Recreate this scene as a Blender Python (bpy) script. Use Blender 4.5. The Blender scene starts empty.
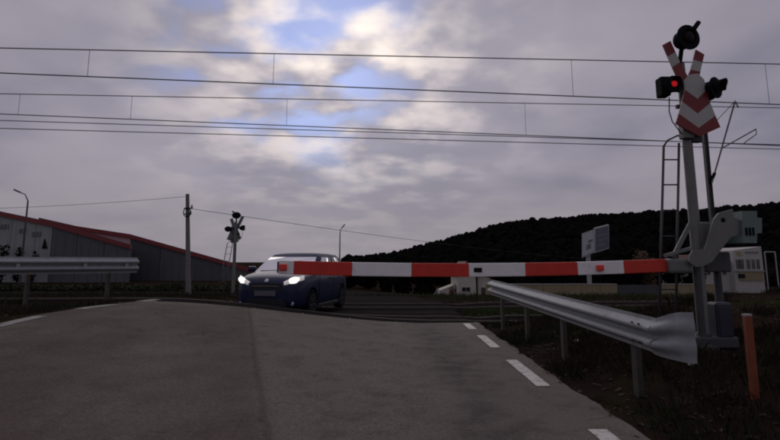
import bpy, bmesh, math, random
from mathutils import Vector, Matrix, noise as mnoise
random.seed(7)
R = math.radians
scene = bpy.context.scene
COL = scene.collection

# ------------------------------------------------------------------ camera
F = 508.0; CX = 390.0; CY = 188.0; EYE = 1.3
PITCH = math.atan((262 - CY) / F)
cam_d = bpy.data.cameras.new('camera')
cam = bpy.data.objects.new('camera', cam_d); COL.objects.link(cam)
cam.location = (0, 0, EYE)
cam.rotation_euler = (math.pi / 2 + PITCH, 0, 0)
cam_d.sensor_width = 36; cam_d.lens = 36 * F / 780
cam_d.shift_y = -(220 - CY) / 780
cam_d.clip_start = 0.05; cam_d.clip_end = 6000
scene.camera = cam

# ------------------------------------------------------------------ light
SUN_EL = R(25); SUN_AZ = R(-6.0)          # azimuth from +Y towards +X
SDIR = Vector((math.sin(SUN_AZ) * math.cos(SUN_EL), math.cos(SUN_AZ) * math.cos(SUN_EL), math.sin(SUN_EL)))
world = bpy.data.worlds.new('World'); scene.world = world; world.use_nodes = True

def build_sky():
    nt = world.node_tree; N = nt.nodes; L = nt.links; N.clear()
    def nd(t, **k):
        n = N.new(t)
        for a, b in k.items(): setattr(n, a, b)
        return n
    def val(s, v):
        if hasattr(v, 'node'): L.new(v, s)
        else: s.default_value = v
    def M(op, a, b=None, c=None):
        n = nd('ShaderNodeMath', operation=op)
        for i, q in enumerate((a, b, c)):
            if q is not None: val(n.inputs[i], q)
        return n.outputs[0]
    def VM(op, a, b=None, out=0):
        n = nd('ShaderNodeVectorMath', operation=op)
        val(n.inputs[0], a)
        if b is not None: val(n.inputs[1], b)
        return n.outputs[out]
    def ramp(x, a, b):
        n = nd('ShaderNodeMapRange', interpolation_type='SMOOTHSTEP')
        val(n.inputs[0], x); n.inputs[1].default_value = a; n.inputs[2].default_value = b
        return n.outputs[0]
    def mix(fac, a, b, bt='MIX'):
        n = nd('ShaderNodeMix', data_type='RGBA', blend_type=bt)
        val(n.inputs[0], fac); val(n.inputs[6], a); val(n.inputs[7], b)
        return n.outputs[2]
    def noise(vec, scale, detail=8, rough=.55, dist=0., off=(0, 0, 0)):
        v = VM('ADD', vec, off)
        n = nd('ShaderNodeTexNoise'); L.new(v, n.inputs['Vector'])
        n.inputs['Scale'].default_value = scale; n.inputs['Detail'].default_value = detail
        n.inputs['Roughness'].default_value = rough; n.inputs['Distortion'].default_value = dist
        return n.outputs[0]
    d = nd('ShaderNodeTexCoord').outputs['Generated']
    sep = nd('ShaderNodeSeparateXYZ'); L.new(d, sep.inputs[0])
    z = M('MAXIMUM', sep.outputs[2], 0.0)
    k = M('DIVIDE', 1.0, M('ADD', z, .22))
    cmb = nd('ShaderNodeCombineXYZ')
    L.new(M('MULTIPLY', sep.outputs[0], k), cmb.inputs[0]); L.new(M('MULTIPLY', sep.outputs[1], k), cmb.inputs[1])
    p = cmb.outputs[0]
    sky = nd('ShaderNodeTexSky', sky_type='NISHITA', sun_disc=False)
    sky.sun_elevation = SUN_EL; sky.sun_rotation = SUN_AZ; sky.air_density = 1.0; sky.dust_density = .3; sky.ozone_density = 3.0
    bluesky = mix(1.0, sky.outputs[0], SKY_TINT, 'MULTIPLY')
    # clouds: billow brightness, streaks, sun-side glow, gaps
    n1 = noise(p, .8, 3, .5, .2, (3.1, 1.7, 0))
    n2 = noise(p, 2.2, 4, .45, .2, (7.3, 2.2, 0))
    n3 = noise(p, 4.4, 4, .45, .1, (1.3, 8.6, 0))
    n4 = noise(p, 1.9, 4, .5, .1, (5.7, 3.9, 0))
    sd = VM('DOT_PRODUCT', d, tuple(SDIR), 1)
    glow = M('POWER', M('MAXIMUM', sd, 0.0), 8.0)
    core = M('POWER', M('MAXIMUM', sd, 0.0), 30.0)
    shade = ramp(M('ADD', M('MULTIPLY', n1, .6), M('MULTIPLY', n2, .4)), .33, .62)
    base = mix(shade, (.138, .142, .200, 1), (.288, .262, .312, 1))
    base = mix(M('MULTIPLY', glow, .65), base, (.45, .42, .49, 1))
    # thin blue breaks in the layer on the sunward side
    gd = M('POWER', M('MAXIMUM', VM('DOT_PRODUCT', d, tuple(GDIR), 1), 0.0), 34.0)
    gap = M('MULTIPLY', ramp(M('ADD', M('MULTIPLY', n4, .6), M('MULTIPLY', n3, .4)), .54, .42), ramp(gd, .1, .8))
    col = mix(M('MULTIPLY', gap, .75), base, bluesky)
    # sunlit cream tops of small cumulus
    puff = M('ADD', M('MULTIPLY', n3, .6), M('MULTIPLY', n2, .4))
    col = mix(M('MULTIPLY', ramp(puff, .44, .63), M('MULTIPLY', core, 1.0)), col, (1.16, 1.02, .93, 1))
    col = mix(M('MULTIPLY', ramp(z, .22, .02), .65), col, (.295, .262, .285, 1))
    # an overcast dome is brighter overhead than at the horizon
    zen = M('ADD', 1.04, M('MULTIPLY', ramp(z, .45, 1.0), .5))
    col = mix(1.0, col, zen, 'MULTIPLY')
    bg = nd('ShaderNodeBackground'); L.new(col, bg.inputs[0]); bg.inputs[1].default_value = 1.0
    out = nd('ShaderNodeOutputWorld'); L.new(bg.outputs[0], out.inputs[0])
SKY_TINT = (.060, .068, .098, 1)
GDIR = Vector((math.sin(R(-11)) * math.cos(R(25)), math.cos(R(-11)) * math.cos(R(25)), math.sin(R(25))))
build_sky()

sun_d = bpy.data.lights.new('sun', 'SUN'); sun_d.energy = 0.5; sun_d.angle = R(50); sun_d.color = (1, .93, .85)
sun = bpy.data.objects.new('sun', sun_d); COL.objects.link(sun)
sun.rotation_euler = (-SDIR).to_track_quat('-Z', 'Y').to_euler()
sun.location = (0, 0, 30)
vs = scene.view_settings
vs.view_transform = 'Standard'; vs.look = 'None'; vs.exposure = 0.0; vs.gamma = 1.0; vs.use_curve_mapping = False
scene.render.engine = 'CYCLES'
scene.cycles.filter_width = 2.0
scene.cycles.max_bounces = 6; scene.cycles.transparent_max_bounces = 12
scene.cycles.use_denoising = True

# ------------------------------------------------------------------ helpers
def ray(x, y):
    u = (x - CX) / F; v = (CY - y) / F
    return Vector((u, math.cos(PITCH) - v * math.sin(PITCH), math.sin(PITCH) + v * math.cos(PITCH)))
def P(x, y, D):
    r = ray(x, y); s = D / r.y
    return Vector((r.x * s, D, EYE + r.z * s))
def sm(a, b, t):
    t = max(0., min(1., (t - a) / (b - a))); return t * t * (3 - 2 * t)
def lerp(a, b, t): return a + (b - a) * t

class MB:
    def __init__(s): s.v = []; s.f = []; s.m = []
    def add(s, vs, fs, mi=0):
        o = len(s.v); s.v += [Vector(q) for q in vs]
        for f in fs: s.f.append([o + i for i in f]); s.m.append(mi)
        return s
    def box(s, c, size, M=None, mi=0, bev=0):
        c = Vector(c); sx, sy, sz = [q / 2 for q in size]
        vs = [Vector((x, y, z)) for x in (-sx, sx) for y in (-sy, sy) for z in (-sz, sz)]
        fs = [(0,1,3,2), (4,6,7,5), (0,4,5,1), (2,3,7,6), (0,2,6,4), (1,5,7,3)]
        if bev:
            bm = bmesh.new(); bv = [bm.verts.new(q) for q in vs]
            for f in fs: bm.faces.new([bv[i] for i in f])
            bmesh.ops.bevel(bm, geom=list(bm.edges), offset=bev, segments=2, affect='EDGES', profile=.5)
            bm.verts.index_update(); vs = [q.co.copy() for q in bm.verts]; fs = [[q.index for q in f.verts] for f in bm.faces]; bm.free()
        if M is not None: vs = [M @ q for q in vs]
        return s.add([c + q for q in vs], fs, mi)
    def bar(s, a, b, w, h, mi=0, up=(0, 0, 1), bev=0):
        a = Vector(a); b = Vector(b); d = (b - a); L = d.length; d.normalize()
        u = Vector(up)
        if abs(d.dot(u)) > .97: u = Vector((0, 1, 0))
        x = d.cross(u).normalized(); u = x.cross(d)
        M = Matrix((x, d, u)).transposed()
        return s.box((a + b) / 2, (w, L, h), M, mi, bev)
    def tube(s, pts, r, n=8, mi=0, caps=True):
        pts = [Vector(q) for q in pts]; rs = r if isinstance(r, (list, tuple)) else [r] * len(pts)
        vs = []; fs = []
        for i, q in enumerate(pts):
            d = (pts[min(i + 1, len(pts) - 1)] - pts[max(i - 1, 0)]).normalized()
            u = Vector((0, 0, 1)) if abs(d.z) < .9 else Vector((0, 1, 0))
            x = d.cross(u).normalized(); y = x.cross(d)
            for k in range(n):
                a = 2 * math.pi * k / n; vs.append(q + (x * math.cos(a) + y * math.sin(a)) * rs[i])
        for i in range(len(pts) - 1):
            for k in range(n):
                k2 = (k + 1) % n; fs.append((i*n+k, i*n+k2, (i+1)*n+k2, (i+1)*n+k))
        if caps: fs += [tuple(range(n))[::-1], tuple((len(pts)-1)*n + k for k in range(n))]
        return s.add(vs, fs, mi)
    def prism(s, poly, off, mi=0):
        n = len(poly); poly = [Vector(q) for q in poly]; off = Vector(off)
        vs = poly + [q + off for q in poly]
        fs = [tuple(range(n)), tuple(range(n, 2*n))[::-1]] + [(i, n+i, n+(i+1)%n, (i+1)%n) for i in range(n)]
        return s.add(vs, fs, mi)
    def lathe(s, prof, M, n=20, mi=0):
        vs = []; fs = []
        for r, h in prof:
            for k in range(n):
                a = 2*math.pi*k/n; vs.append(M @ Vector((r*math.cos(a), r*math.sin(a), h)))
        for i in range(len(prof)-1):
            for k in range(n):
                k2 = (k+1) % n; fs.append((i*n+k, i*n+k2, (i+1)*n+k2, (i+1)*n+k))
        if prof[0][0] > 1e-6: fs.append(tuple(range(n))[::-1])
        if prof[-1][0] > 1e-6: fs.append(tuple((len(prof)-1)*n+k for k in range(n)))
        return s.add(vs, fs, mi)
    def grid(s, rows, mi=0):
        n = len(rows[0]); vs = [q for r in rows for q in r]
        fs = [(i*n+j, i*n+j+1, (i+1)*n+j+1, (i+1)*n+j) for i in range(len(rows)-1) for j in range(n-1)]
        return s.add(vs, fs, mi)
    def build(s, name, mats, parent=None, origin=(0, 0, 0), smooth=False, fix=True):
        o = Vector(origin); me = bpy.data.meshes.new(name)
        me.from_pydata([tuple(q - o) for q in s.v], [], s.f)
        if not isinstance(mats, (list, tuple)): mats = [mats]
        for m in mats: me.materials.append(m)
        me.polygons.foreach_set('material_index', s.m)
        if fix:
            bm = bmesh.new(); bm.from_mesh(me); bmesh.ops.recalc_face_normals(bm, faces=bm.faces); bm.to_mesh(me); bm.free()
        if smooth:
            me.polygons.foreach_set('use_smooth', [True] * len(me.polygons))
            if smooth != True: me.set_sharp_from_angle(angle=R(smooth))
        me.update()
        ob = bpy.data.objects.new(name, me); COL.objects.link(ob)
        if parent is not None: ob.parent = parent
        else: ob.location = o
        return ob
def tag(o, label=None, cat=None, group=None, kind=None):
    if label: o['label'] = label
    if cat: o['category'] = cat
    if group: o['group'] = group
    if kind: o['kind'] = kind
    return o
def empty(name, loc, rz=0):
    o = bpy.data.objects.new(name, None); COL.objects.link(o); o.location = loc; o.rotation_euler = (0, 0, rz)
    o.empty_display_size = .3
    return o

# ------------------------------------------------------------------ materials
def mat(name, col, rough=.6, metal=0., var=.18, scale=6., bump=0., bscale=None, spot=None, spotcol=None, spotscale=2., spec=.5, coat=0.):
    m = bpy.data.materials.new(name); m.use_nodes = True
    nt = m.node_tree; N = nt.nodes; L = nt.links; b = N['Principled BSDF']
    b.inputs['Roughness'].default_value = rough; b.inputs['Metallic'].default_value = metal
    b.inputs['Specular IOR Level'].default_value = spec; b.inputs['Coat Weight'].default_value = coat
    tc = N.new('ShaderNodeTexCoord')
    n = N.new('ShaderNodeTexNoise'); n.inputs['Scale'].default_value = scale; n.inputs['Detail'].default_value = 6; n.inputs['Roughness'].default_value = .6
    L.new(tc.outputs['Object'], n.inputs['Vector'])
    mr = N.new('ShaderNodeMapRange'); mr.inputs[1].default_value = .25; mr.inputs[2].default_value = .75
    mr.inputs[3].default_value = 1 - var; mr.inputs[4].default_value = 1 + var
    L.new(n.outputs[0], mr.inputs[0])
    mx = N.new('ShaderNodeMix'); mx.data_type = 'RGBA'; mx.blend_type = 'MULTIPLY'; mx.inputs[0].default_value = 1
    mx.inputs[6].default_value = (*col, 1); L.new(mr.outputs[0], mx.inputs[7])
    out = mx.outputs[2]
    if spot:
        n2 = N.new('ShaderNodeTexNoise'); n2.inputs['Scale'].default_value = spotscale; n2.inputs['Detail'].default_value = 8; n2.inputs['Roughness'].default_value = .65
        L.new(tc.outputs['Object'], n2.inputs['Vector'])
        m2 = N.new('ShaderNodeMapRange'); m2.inputs[1].default_value = spot; m2.inputs[2].default_value = spot + .12
        L.new(n2.outputs[0], m2.inputs[0])
        mx2 = N.new('ShaderNodeMix'); mx2.data_type = 'RGBA'; L.new(m2.outputs[0], mx2.inputs[0])
        L.new(out, mx2.inputs[6]); mx2.inputs[7].default_value = (*spotcol, 1); out = mx2.outputs[2]
    L.new(out, b.inputs['Base Color'])
    if bump:
        nb = N.new('ShaderNodeTexNoise'); nb.inputs['Scale'].default_value = bscale or scale * 4; nb.inputs['Detail'].default_value = 5
        L.new(tc.outputs['Object'], nb.inputs['Vector'])
        bp = N.new('ShaderNodeBump'); bp.inputs['Strength'].default_value = bump; bp.inputs['Distance'].default_value = .02
        L.new(nb.outputs[0], bp.inputs['Height']); L.new(bp.outputs[0], b.inputs['Normal'])
    return m
def emit(name, col, strength):
    m = bpy.data.materials.new(name); m.use_nodes = True; b = m.node_tree.nodes['Principled BSDF']
    b.inputs['Base Color'].default_value = (*col, 1); b.inputs['Roughness'].default_value = .2
    b.inputs['Emission Color'].default_value = (*col, 1); b.inputs['Emission Strength'].default_value = strength
    return m
def glass(name, tint=(.75, .8, .8), refl=.16):
    m = bpy.data.materials.new(name); m.use_nodes = True; nt = m.node_tree; N = nt.nodes; L = nt.links
    N.remove(N['Principled BSDF']); o = N['Material Output']
    t = N.new('ShaderNodeBsdfTransparent'); t.inputs[0].default_value = (*tint, 1)
    g = N.new('ShaderNodeBsdfGlossy'); g.inputs['Roughness'].default_value = .03
    fr = N.new('ShaderNodeFresnel'); fr.inputs[0].default_value = 1.5
    ad = N.new('ShaderNodeMath'); ad.operation = 'ADD'; ad.use_clamp = True; ad.inputs[1].default_value = refl; L.new(fr.outputs[0], ad.inputs[0])
    mx = N.new('ShaderNodeMixShader'); L.new(ad.outputs[0], mx.inputs[0]); L.new(t.outputs[0], mx.inputs[1]); L.new(g.outputs[0], mx.inputs[2])
    L.new(mx.outputs[0], o.inputs[0])
    return m

M_galv = mat('galvanised_steel', (.27, .285, .29), .62, .1, .14, 9, .02, 30, .60, (.18, .175, .16), 4)
M_post = mat('post_steel', (.062, .06, .05), .6, .4, .25, 7, .1, 30, .58, (.13, .075, .045), 5)
M_white = mat('white_paint', (.80, .785, .77), .45, 0, .10, 7, 0, None, .58, (.46, .43, .39), 5)
M_red = mat('red_paint', (.56, .030, .013), .45, 0, .16, 6, 0, None, .6, (.32, .028, .02), 6)
M_signred = mat('sign_red', (.19, .018, .016), .5, 0, .12, 6)
M_signwhite = mat('sign_white', (.42, .42, .385), .5, 0, .08, 6, 0, None, .66, (.3, .3, .27), 8)
M_black = mat('black_paint', (.008, .008, .009), .9, 0, .2, 8, spec=.15)
M_grey = mat('grey_paint', (.155, .16, .145), .55, .1, .14, 5, .05, 30, .62, (.17, .14, .11), 5)
M_dgrey = mat('dark_grey_paint', (.055, .055, .057), .6, .1, .2, 6, .05, 30, .62, (.10, .06, .04), 6)
M_teal = mat('grey_green_paint', (.14, .19, .17), .6, .1, .16, 6, .05, 30, .6, (.14, .13, .10), 7)
M_navy = mat('navy_plastic', (.018, .02, .035), .5, 0, .2, 5)
M_wire = mat('wire', (.03, .028, .03), .6, .3, .1)
M_redlens = emit('red_signal_lens', (.8, .02, .025), .32)
M_darklens = mat('dark_lens', (.008, .004, .004), .5, 0, .05, spec=.1)
M_redlamp = mat('red_reflector', (.75, .05, .03), .3, 0, .1)
M_orange = mat('orange_paint', (.19, .044, .012), .6, 0, .25, 9, .1, 40, .6, (.16, .07, .04), 12)
M_rubber = mat('rubber', (.010, .010, .011), .95, 0, .2, 10, spec=.1)
M_wood = mat('sleeper', (.09, .085, .08), .85, 0, .25, 6, .3)
M_rail = mat('rail_steel', (.075, .06, .052), .75, .1, .2, 9, spec=.15)
M_panel = mat('crossing_panel', (.022, .02, .019), .95, 0, .22, 3, .2, 60, spec=0.)
M_concrete = mat('concrete', (.30, .29, .27), .85, 0, .18, 4, .15, 40, .58, (.18, .17, .15), 3)

def asphalt():
    m = bpy.data.materials.new('asphalt'); m.use_nodes = True
    nt = m.node_tree; N = nt.nodes; L = nt.links; b = N['Principled BSDF']
    tc = N.new('ShaderNodeTexCoord')
    def noi(s, d=6, r=.6):
        n = N.new('ShaderNodeTexNoise'); n.inputs['Scale'].default_value = s; n.inputs['Detail'].default_value = d; n.inputs['Roughness'].default_value = r
        L.new(tc.outputs['Object'], n.inputs['Vector']); return n.outputs[0]
    def mth(op, a, c, d=None):
        n = N.new('ShaderNodeMath'); n.operation = op
        for i, q in enumerate((a, c, d)):
            if q is None: continue
            if hasattr(q, 'node'): L.new(q, n.inputs[i])
            else: n.inputs[i].default_value = q
        return n.outputs[0]
    def rng(x, a, c, lo=0., hi=1.):
        n = N.new('ShaderNodeMapRange'); L.new(x, n.inputs[0]); n.inputs[1].default_value = a; n.inputs[2].default_value = c
        n.inputs[3].default_value = lo; n.inputs[4].default_value = hi; return n.outputs[0]
    def mix(f, a, c, bt='MIX'):
        n = N.new('ShaderNodeMix'); n.data_type = 'RGBA'; n.blend_type = bt
        for i, q in ((0, f), (6, a), (7, c)):
            if hasattr(q, 'node'): L.new(q, n.inputs[i])
            else: n.inputs[i].default_value = q
        return n.outputs[2]
    sp = N.new('ShaderNodeSeparateXYZ'); L.new(tc.outputs['Object'], sp.inputs[0]); X, Y = sp.outputs[0], sp.outputs[1]
    big = noi(.55, 5); mid = noi(3, 7); fine = noi(90, 3, .7)
    # newer lay on the right of a slanting joint
    jd = mth('ADD', mth('ADD', X, 1.45), mth('MULTIPLY', mth('SUBTRACT', Y, 5.8), .298))
    jd = mth('ADD', jd, mth('MULTIPLY', mth('SUBTRACT', mid, .5), .16))
    newlay = rng(jd, -.12, .12)
    c = mix(newlay, (.094, .076, .060, 1), (.140, .118, .098, 1))
    # darker worn strip in the right wheel path
    st = mth('ABSOLUTE', mth('SUBTRACT', X, mth('ADD', .55, mth('MULTIPLY', big, .5))), 0)
    c = mix(mth('MULTIPLY', rng(st, .55, .05), rng(mid, .35, .6, .25, .8)), c, (.058, .052, .05, 1))
    c = mix(rng(mid, .50, .70, 0, .5), c, (.066, .054, .044, 1))
    c = mix(rng(big, .48, .66, 0, .6), c, (.155, .138, .12, 1))
    seam = rng(mth('ABSOLUTE', jd, 0), .05, .015)
    c = mix(mth('MULTIPLY', seam, .35), c, (.03, .026, .022, 1))
    # cracks
    vo = N.new('ShaderNodeTexVoronoi'); vo.feature = 'DISTANCE_TO_EDGE'; vo.inputs['Scale'].default_value = .55
    wv = N.new('ShaderNodeVectorMath'); wv.operation = 'ADD'; L.new(tc.outputs['Object'], wv.inputs[0])
    nz = N.new('ShaderNodeTexNoise'); nz.inputs['Scale'].default_value = 2.2; L.new(tc.outputs['Object'], nz.inputs['Vector']); L.new(nz.outputs[1], wv.inputs[1])
    L.new(wv.outputs[0], vo.inputs['Vector'])
    crack = rng(vo.outputs['Distance'], .014, .004)
    c = mix(mth('MULTIPLY', crack, rng(noi(.8, 3), .52, .64, 0, .45)), c, (.025, .022, .02, 1))
    c = mix(1.0, c, rng(fine, .25, .75, .45, 1.55), 'MULTIPLY')
    c = mix(1.0, c, rng(noi(28, 4, .7), .3, .7, .75, 1.25), 'MULTIPLY')
    L.new(c, b.inputs['Base Color'])
    L.new(rng(mid, .3, .7, .85, .98), b.inputs['Roughness']); b.inputs['Specular IOR Level'].default_value = .12
    bp = N.new('ShaderNodeBump'); bp.inputs['Strength'].default_value = .5; bp.inputs['Distance'].default_value = .012
    L.new(mth('ADD', fine, mth('MULTIPLY', crack, -.4)), bp.inputs['Height']); L.new(bp.outputs[0], b.inputs['Normal'])
    return m
M_asphalt = asphalt()
M_asphalt2 = mat('worn_asphalt', (.030, .027, .025), .95, 0, .3, 2, .3, 60, .55, (.02, .018, .017), 1, 0.)
def soil():
    m = mat('soil', (.024, .017, .013), 1, 0, .45, 2.5, .8, 14, .52, (.024, .026, .011), .8, 0.)
    return m
M_soil = soil()
M_ballast = mat('ballast', (.06, .05, .042), .9, 0, .5, 18, 1., 26, None)
M_line = mat('road_paint', (.52, .50, .45), .7, 0, .25, 12, .1, 60, .53, (.16, .14, .12), 9)

# ------------------------------------------------------------------ terrain
XR = 1.9
def XL(Y): return -5.85 + .16 * (max(-12, min(Y, 20)) - 7.4) if Y > 7.4 else -5.85 - .02 * (7.4 - Y)
def bend(Y): return -.022 * max(0., Y - 18.5) ** 2
def t1(X): return 12.7 + .09 * X
def t2(X): return 16.9 + .09 * X
def h(X, Y):
    z = .50 * sm(1.0, -5.2, X) * sm(2.5, 9.5, Y) * (1 - .9 * sm(11.3, 15.2, Y))
    z += (.26 * sm(2.3, 3.7, X) + .50 * sm(4.2, 8, X)) * sm(-4, 3, Y) * (1 - sm(10.4, 12.2, Y))
    z -= .05 * sm(1.9, 2.05, X) * sm(2.6, 2.3, X)
    z -= .11 * sm(11.25, 13.0, Y) + .25 * sm(18, 24.5, Y) + .64 * sm(24, 36, Y) + 2.2 * sm(34, 60, Y) * sm(-5, 8, X)
    return z
def ground_z(X, Y):
    z = h(X, Y)
    bx = bend(Y) if Y < 41 else 0
    inroad = (XL(Y) if Y < 18.5 else -5.0) + .12 + bx < X < XR - .12 + bx and -14 < Y < 41
    if inroad: return z - .10
    if 36.1 < Y < 40.9 and abs(X) < 90: return z - .1
    n = mnoise.fractal(Vector((X * .7, Y * .7, 0)), 1.0, 2.0, 4) * .05 if abs(X) < 60 and abs(Y) < 90 else 0
    edge = min(1., max(0., max(XL(Y) + bx - X, X - XR - bx)) / .6) if Y < 75 else 1
    tm = max(sm(1.7, 1.2, abs(Y - t1(X))), sm(1.7, 1.2, abs(Y - t2(X))))
    return z + n * edge - .03 - .15 * tm
def axis(lo, hi, dense_lo, dense_hi, step):
    a = []; q = dense_lo
    while q < dense_hi: a.append(q); q += step
    s = step
    while q < hi: a.append(q); s *= 1.18; q += s
    a.append(hi); q = dense_lo; s = step; pre = []
    while True:
        s *= 1.18; q -= s
        if q < lo: break
        pre.append(q)
    pre.append(lo)
    return pre[::-1] + a
xs = axis(-2500, 2500, -12, 12, .2); ys = axis(-300, 4000, -2, 26, .2)
g = MB(); g.grid([[(x, y, ground_z(x, y)) for x in xs] for y in ys])
tag(g.build('ground', M_soil, smooth=True, fix=False), kind='structure')

def strip(y0, y1, n, mname, material, xl, xr, nx=24, dz=0., skirt=.12):
    m = MB(); rows = []
    for i in range(n + 1):
        t = i / n; row = []
        for j in range(nx + 1):
            u = j / nx
            Xa = xl; 
            def pt(Y): return None
            # the ends of each strip follow the oblique line of the tracks
            X = None
            Yc = lerp(y0, y1, t)
            xl_ = xl(Yc) if callable(xl) else xl
            X = lerp(xl_, xr, u) + bend(Yc)
            Y = lerp(y0 + .09 * X * (1 if y0 > 5 else 0), y1 + .09 * X * (1 if y1 < 40 else 0), t)
            row.append((X, Y, h(X, Y) + dz))
        e0 = mnoise.noise(Vector((1.3, row[0][1] * 1.9, 0))) * .07 + mnoise.noise(Vector((4, row[0][1] * 6, 0))) * .03; e1 = mnoise.noise(Vector((8.3, row[-1][1] * 1.9, 0))) * .07 + mnoise.noise(Vector((2, row[-1][1] * 6, 0))) * .03
        row[0] = (row[0][0] + e0, *row[0][1:]); row[-1] = (row[-1][0] + e1, *row[-1][1:])
        row = [(row[0][0] - .02, row[0][1], row[0][2] - skirt)] + row + [(row[-1][0] + .02, row[-1][1], row[-1][2] - skirt)]
        rows.append(row)
    m.grid(rows)
    return tag(m.build(mname, material, smooth=50, fix=False), kind='structure')
road = strip(-12, 11.35, 160, 'road', M_asphalt, XL, XR)
cross = strip(11.36, 18.5, 40, 'crossing_surface', M_asphalt2, XL, XR, dz=-.004)
farroad = strip(18.51, 41, 40, 'far_road', M_asphalt2, lambda Y: -5.0 if Y > 12 else XL(Y), XR)

cs = MB(); cs.grid([[(x, y, h(x, y) + .012 - (.1 if y in (35.9, 41.1) else 0)) for x in range(-90, 91, 2)] for y in (35.9, 36, 38.5, 41, 41.1)])
tag(cs.build('cross_street', M_asphalt2, smooth=50, fix=False), kind='structure')
M_line2 = mat('worn_road_paint', (.26, .25, .22), .8, 0, .3, 9, .1, 60, .50, (.10, .085, .07), 6)
def mark(pts, name='edge_line', mt=M_line):
    m = MB(); rows = []
    a, b, c, d = [Vector(q) for q in pts]
    for i in range(7):
        t = i / 6; l = a.lerp(d, t); r_ = b.lerp(c, t)
        row = []
        for j in range(4):
            q = l.lerp(r_, j / 3); row.append((q.x, q.y, h(q.x, q.y) + .006))
        rows.append(row)
    m.grid(rows); return m.build(name, mt, road, fix=False)
def gpt(x, y):
    lo, hi = 2., 40.
    r = ray(x, y)
    for k in range(400):
        D = 2 + k * .1; q = P(x, y, D)
        if q.z <= h(q.x, q.y): return (q.x, q.y)
    return (q.x, q.y)
# edge dashes on the right and left of the carriageway
for y0, y1 in ((5.6, 7.05), (8.05, 9.35), (10.2, 11.1), (2.6, 4.2)):
    x0 = 1.62
    mark([(x0 - .075, y0, 0), (x0 + .075, y0, 0), (x0 + .075, y1, 0), (x0 - .075, y1, 0)])
for y0, y1 in ((7.2, 8.2), (9.0, 9.8), (10.6, 11.15)):
    mark([(XL(y0) + .12, y0, 0), (XL(y0) + .34, y0, 0), (XL(y1) + .34, y1, 0), (XL(y1) + .12, y1, 0)], 'edge_line', M_line2)

# ------------------------------------------------------------------ railway tracks
def track(tf, label):
    root = empty('railway_track', (0, tf(0), h(0, tf(0)))); o = root.location
    d = Vector((1, .09, 0)).normalized(); nrm = Vector((-d.y, d.x, 0))
    def at(s, off, dz=0):
        q = Vector((0, tf(0), 0)) + d * s + nrm * off; q.z = h(q.x, q.y) + dz; return q
    for off in (-.7525, .7525):
        m = MB(); prof = [(-.036, .022), (.036, .022), (.036, -.02), (.01, -.035), (.01, -.11), (.07, -.13), (-.07, -.13), (-.01, -.11), (-.01, -.035), (-.036, -.02)]
        rows = []
        s = -60.
        while s <= 60.01:
            rows.append([at(s, off + a) + Vector((0, 0, at(s, off).z - at(s, off + a).z + b)) for a, b in prof + prof[:1]]); s += .8 if abs(s) < 14 else 4.
        m.grid(rows); m.build('rail', M_rail, root, o, smooth=30)
    base = None
    s = -26.
    while s < 40:
        q = at(s, 0, -.19)
        if not (XL(q.y) - .2 < q.x < XR + .2):
            if base is None:
                m = MB().box((0, 0, 0), (.24, 2.5, .12), None, 0, .02); base = m.build('sleeper', M_wood, root)
                ob = base
            else:
                ob = base.copy(); COL.objects.link(ob); ob.parent = root
            ob.location = q - o; ob.rotation_euler = (0, 0, math.atan(.09))
        s += .65
    # rubber panels between and beside the rails on the road
    for s0 in range(-5, 2):
        for a, b in ((-.66, 0.), (0.006, .66), (-1.5, -.83), (.83, 1.5)):
            m = MB(); rows = []
            for i in range(4):
                rows.append([at(s0 + .02 + .97 * i / 3, lerp(a, b, j / 3), .012) for j in range(4)])
            top = rows; m.grid(rows)
            edge = [rows[0][j] for j in range(4)] + [rows[i][3] for i in range(1, 4)] + [rows[3][j] for j in (2, 1, 0)] + [rows[i][0] for i in (2, 1)]
            n = len(edge); m.add(edge + [q - Vector((0, 0, .05)) for q in edge], [(i, (i+1) % n, n + (i+1) % n, n + i) for i in range(n)])
            m.build('crossing_panel', M_panel, root, o)
    return tag(root, label, 'railway track', 'tracks over the level crossing')
track(t1, 'railway track just beyond the red and white boom')
track(t2, 'railway track on the far side of the blue car')

# ballast stones beside the road: loose geometry
m = MB()
rs = random.Random(3)
for tf in (t1, t2):
    for i in range(5200):
        X = rs.uniform(2.1, 16) if rs.random() < .75 else rs.uniform(-14, -5.4); off = rs.uniform(-1.7, 1.7); Y = tf(X) + off
        if XL(Y) - .1 < X < XR + .15: continue
        z = ground_z(X, Y); r_ = rs.uniform(.025, .06)
        c = Vector((X, Y, z + r_ * .3)); a = rs.uniform(0, 6.3)
        q = [c + Vector((math.cos(a + k * 2.1) * r_, math.sin(a + k * 2.1) * r_, rs.uniform(-.3, .3) * r_)) for k in range(3)]
        m.add(q + [c + Vector((rs.uniform(-.3, .3) * r_, rs.uniform(-.3, .3) * r_, r_ * .9))], [(0, 1, 3), (1, 2, 3), (2, 0, 3)])
tag(m.build('ballast', M_ballast, fix=False), 'brown crushed stone ballast under the railway tracks', 'ballast', kind='stuff')

# ------------------------------------------------------------------ guard rails
def w_beam(path, nsub=6):
    """path: list of (X, Y, ztop, height, depth, side normal Vector)"""
    prof = [(0, 0.0), (.10, .0), (.16, .35), (.22, .85), (.27, 1.0), (.33, 1.0), (.38, .8), (.44, .15), (.5, 0.0), (.56, .15), (.62, .8), (.67, 1.0), (.73, 1.0), (.78, .85), (.84, .35), (.90, 0.), (1.0, 0.0)]
    rows = []
    for (X, Y, zt, H, dp, n) in path:
        rows.append([Vector((X, Y, zt - H * a)) + n * dp * b for a, b in prof])
    return rows
def shell(m, rows, th, n_of):
    back = [[q - n * th for q in r] for r, n in zip(rows, n_of)]
    m.grid(rows); m.grid(back)
    for e in (0, -1):
        m.grid([[r[e] for r in rows], [r[e] for r in back]]); m.grid([rows[e], back[e]])
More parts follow.
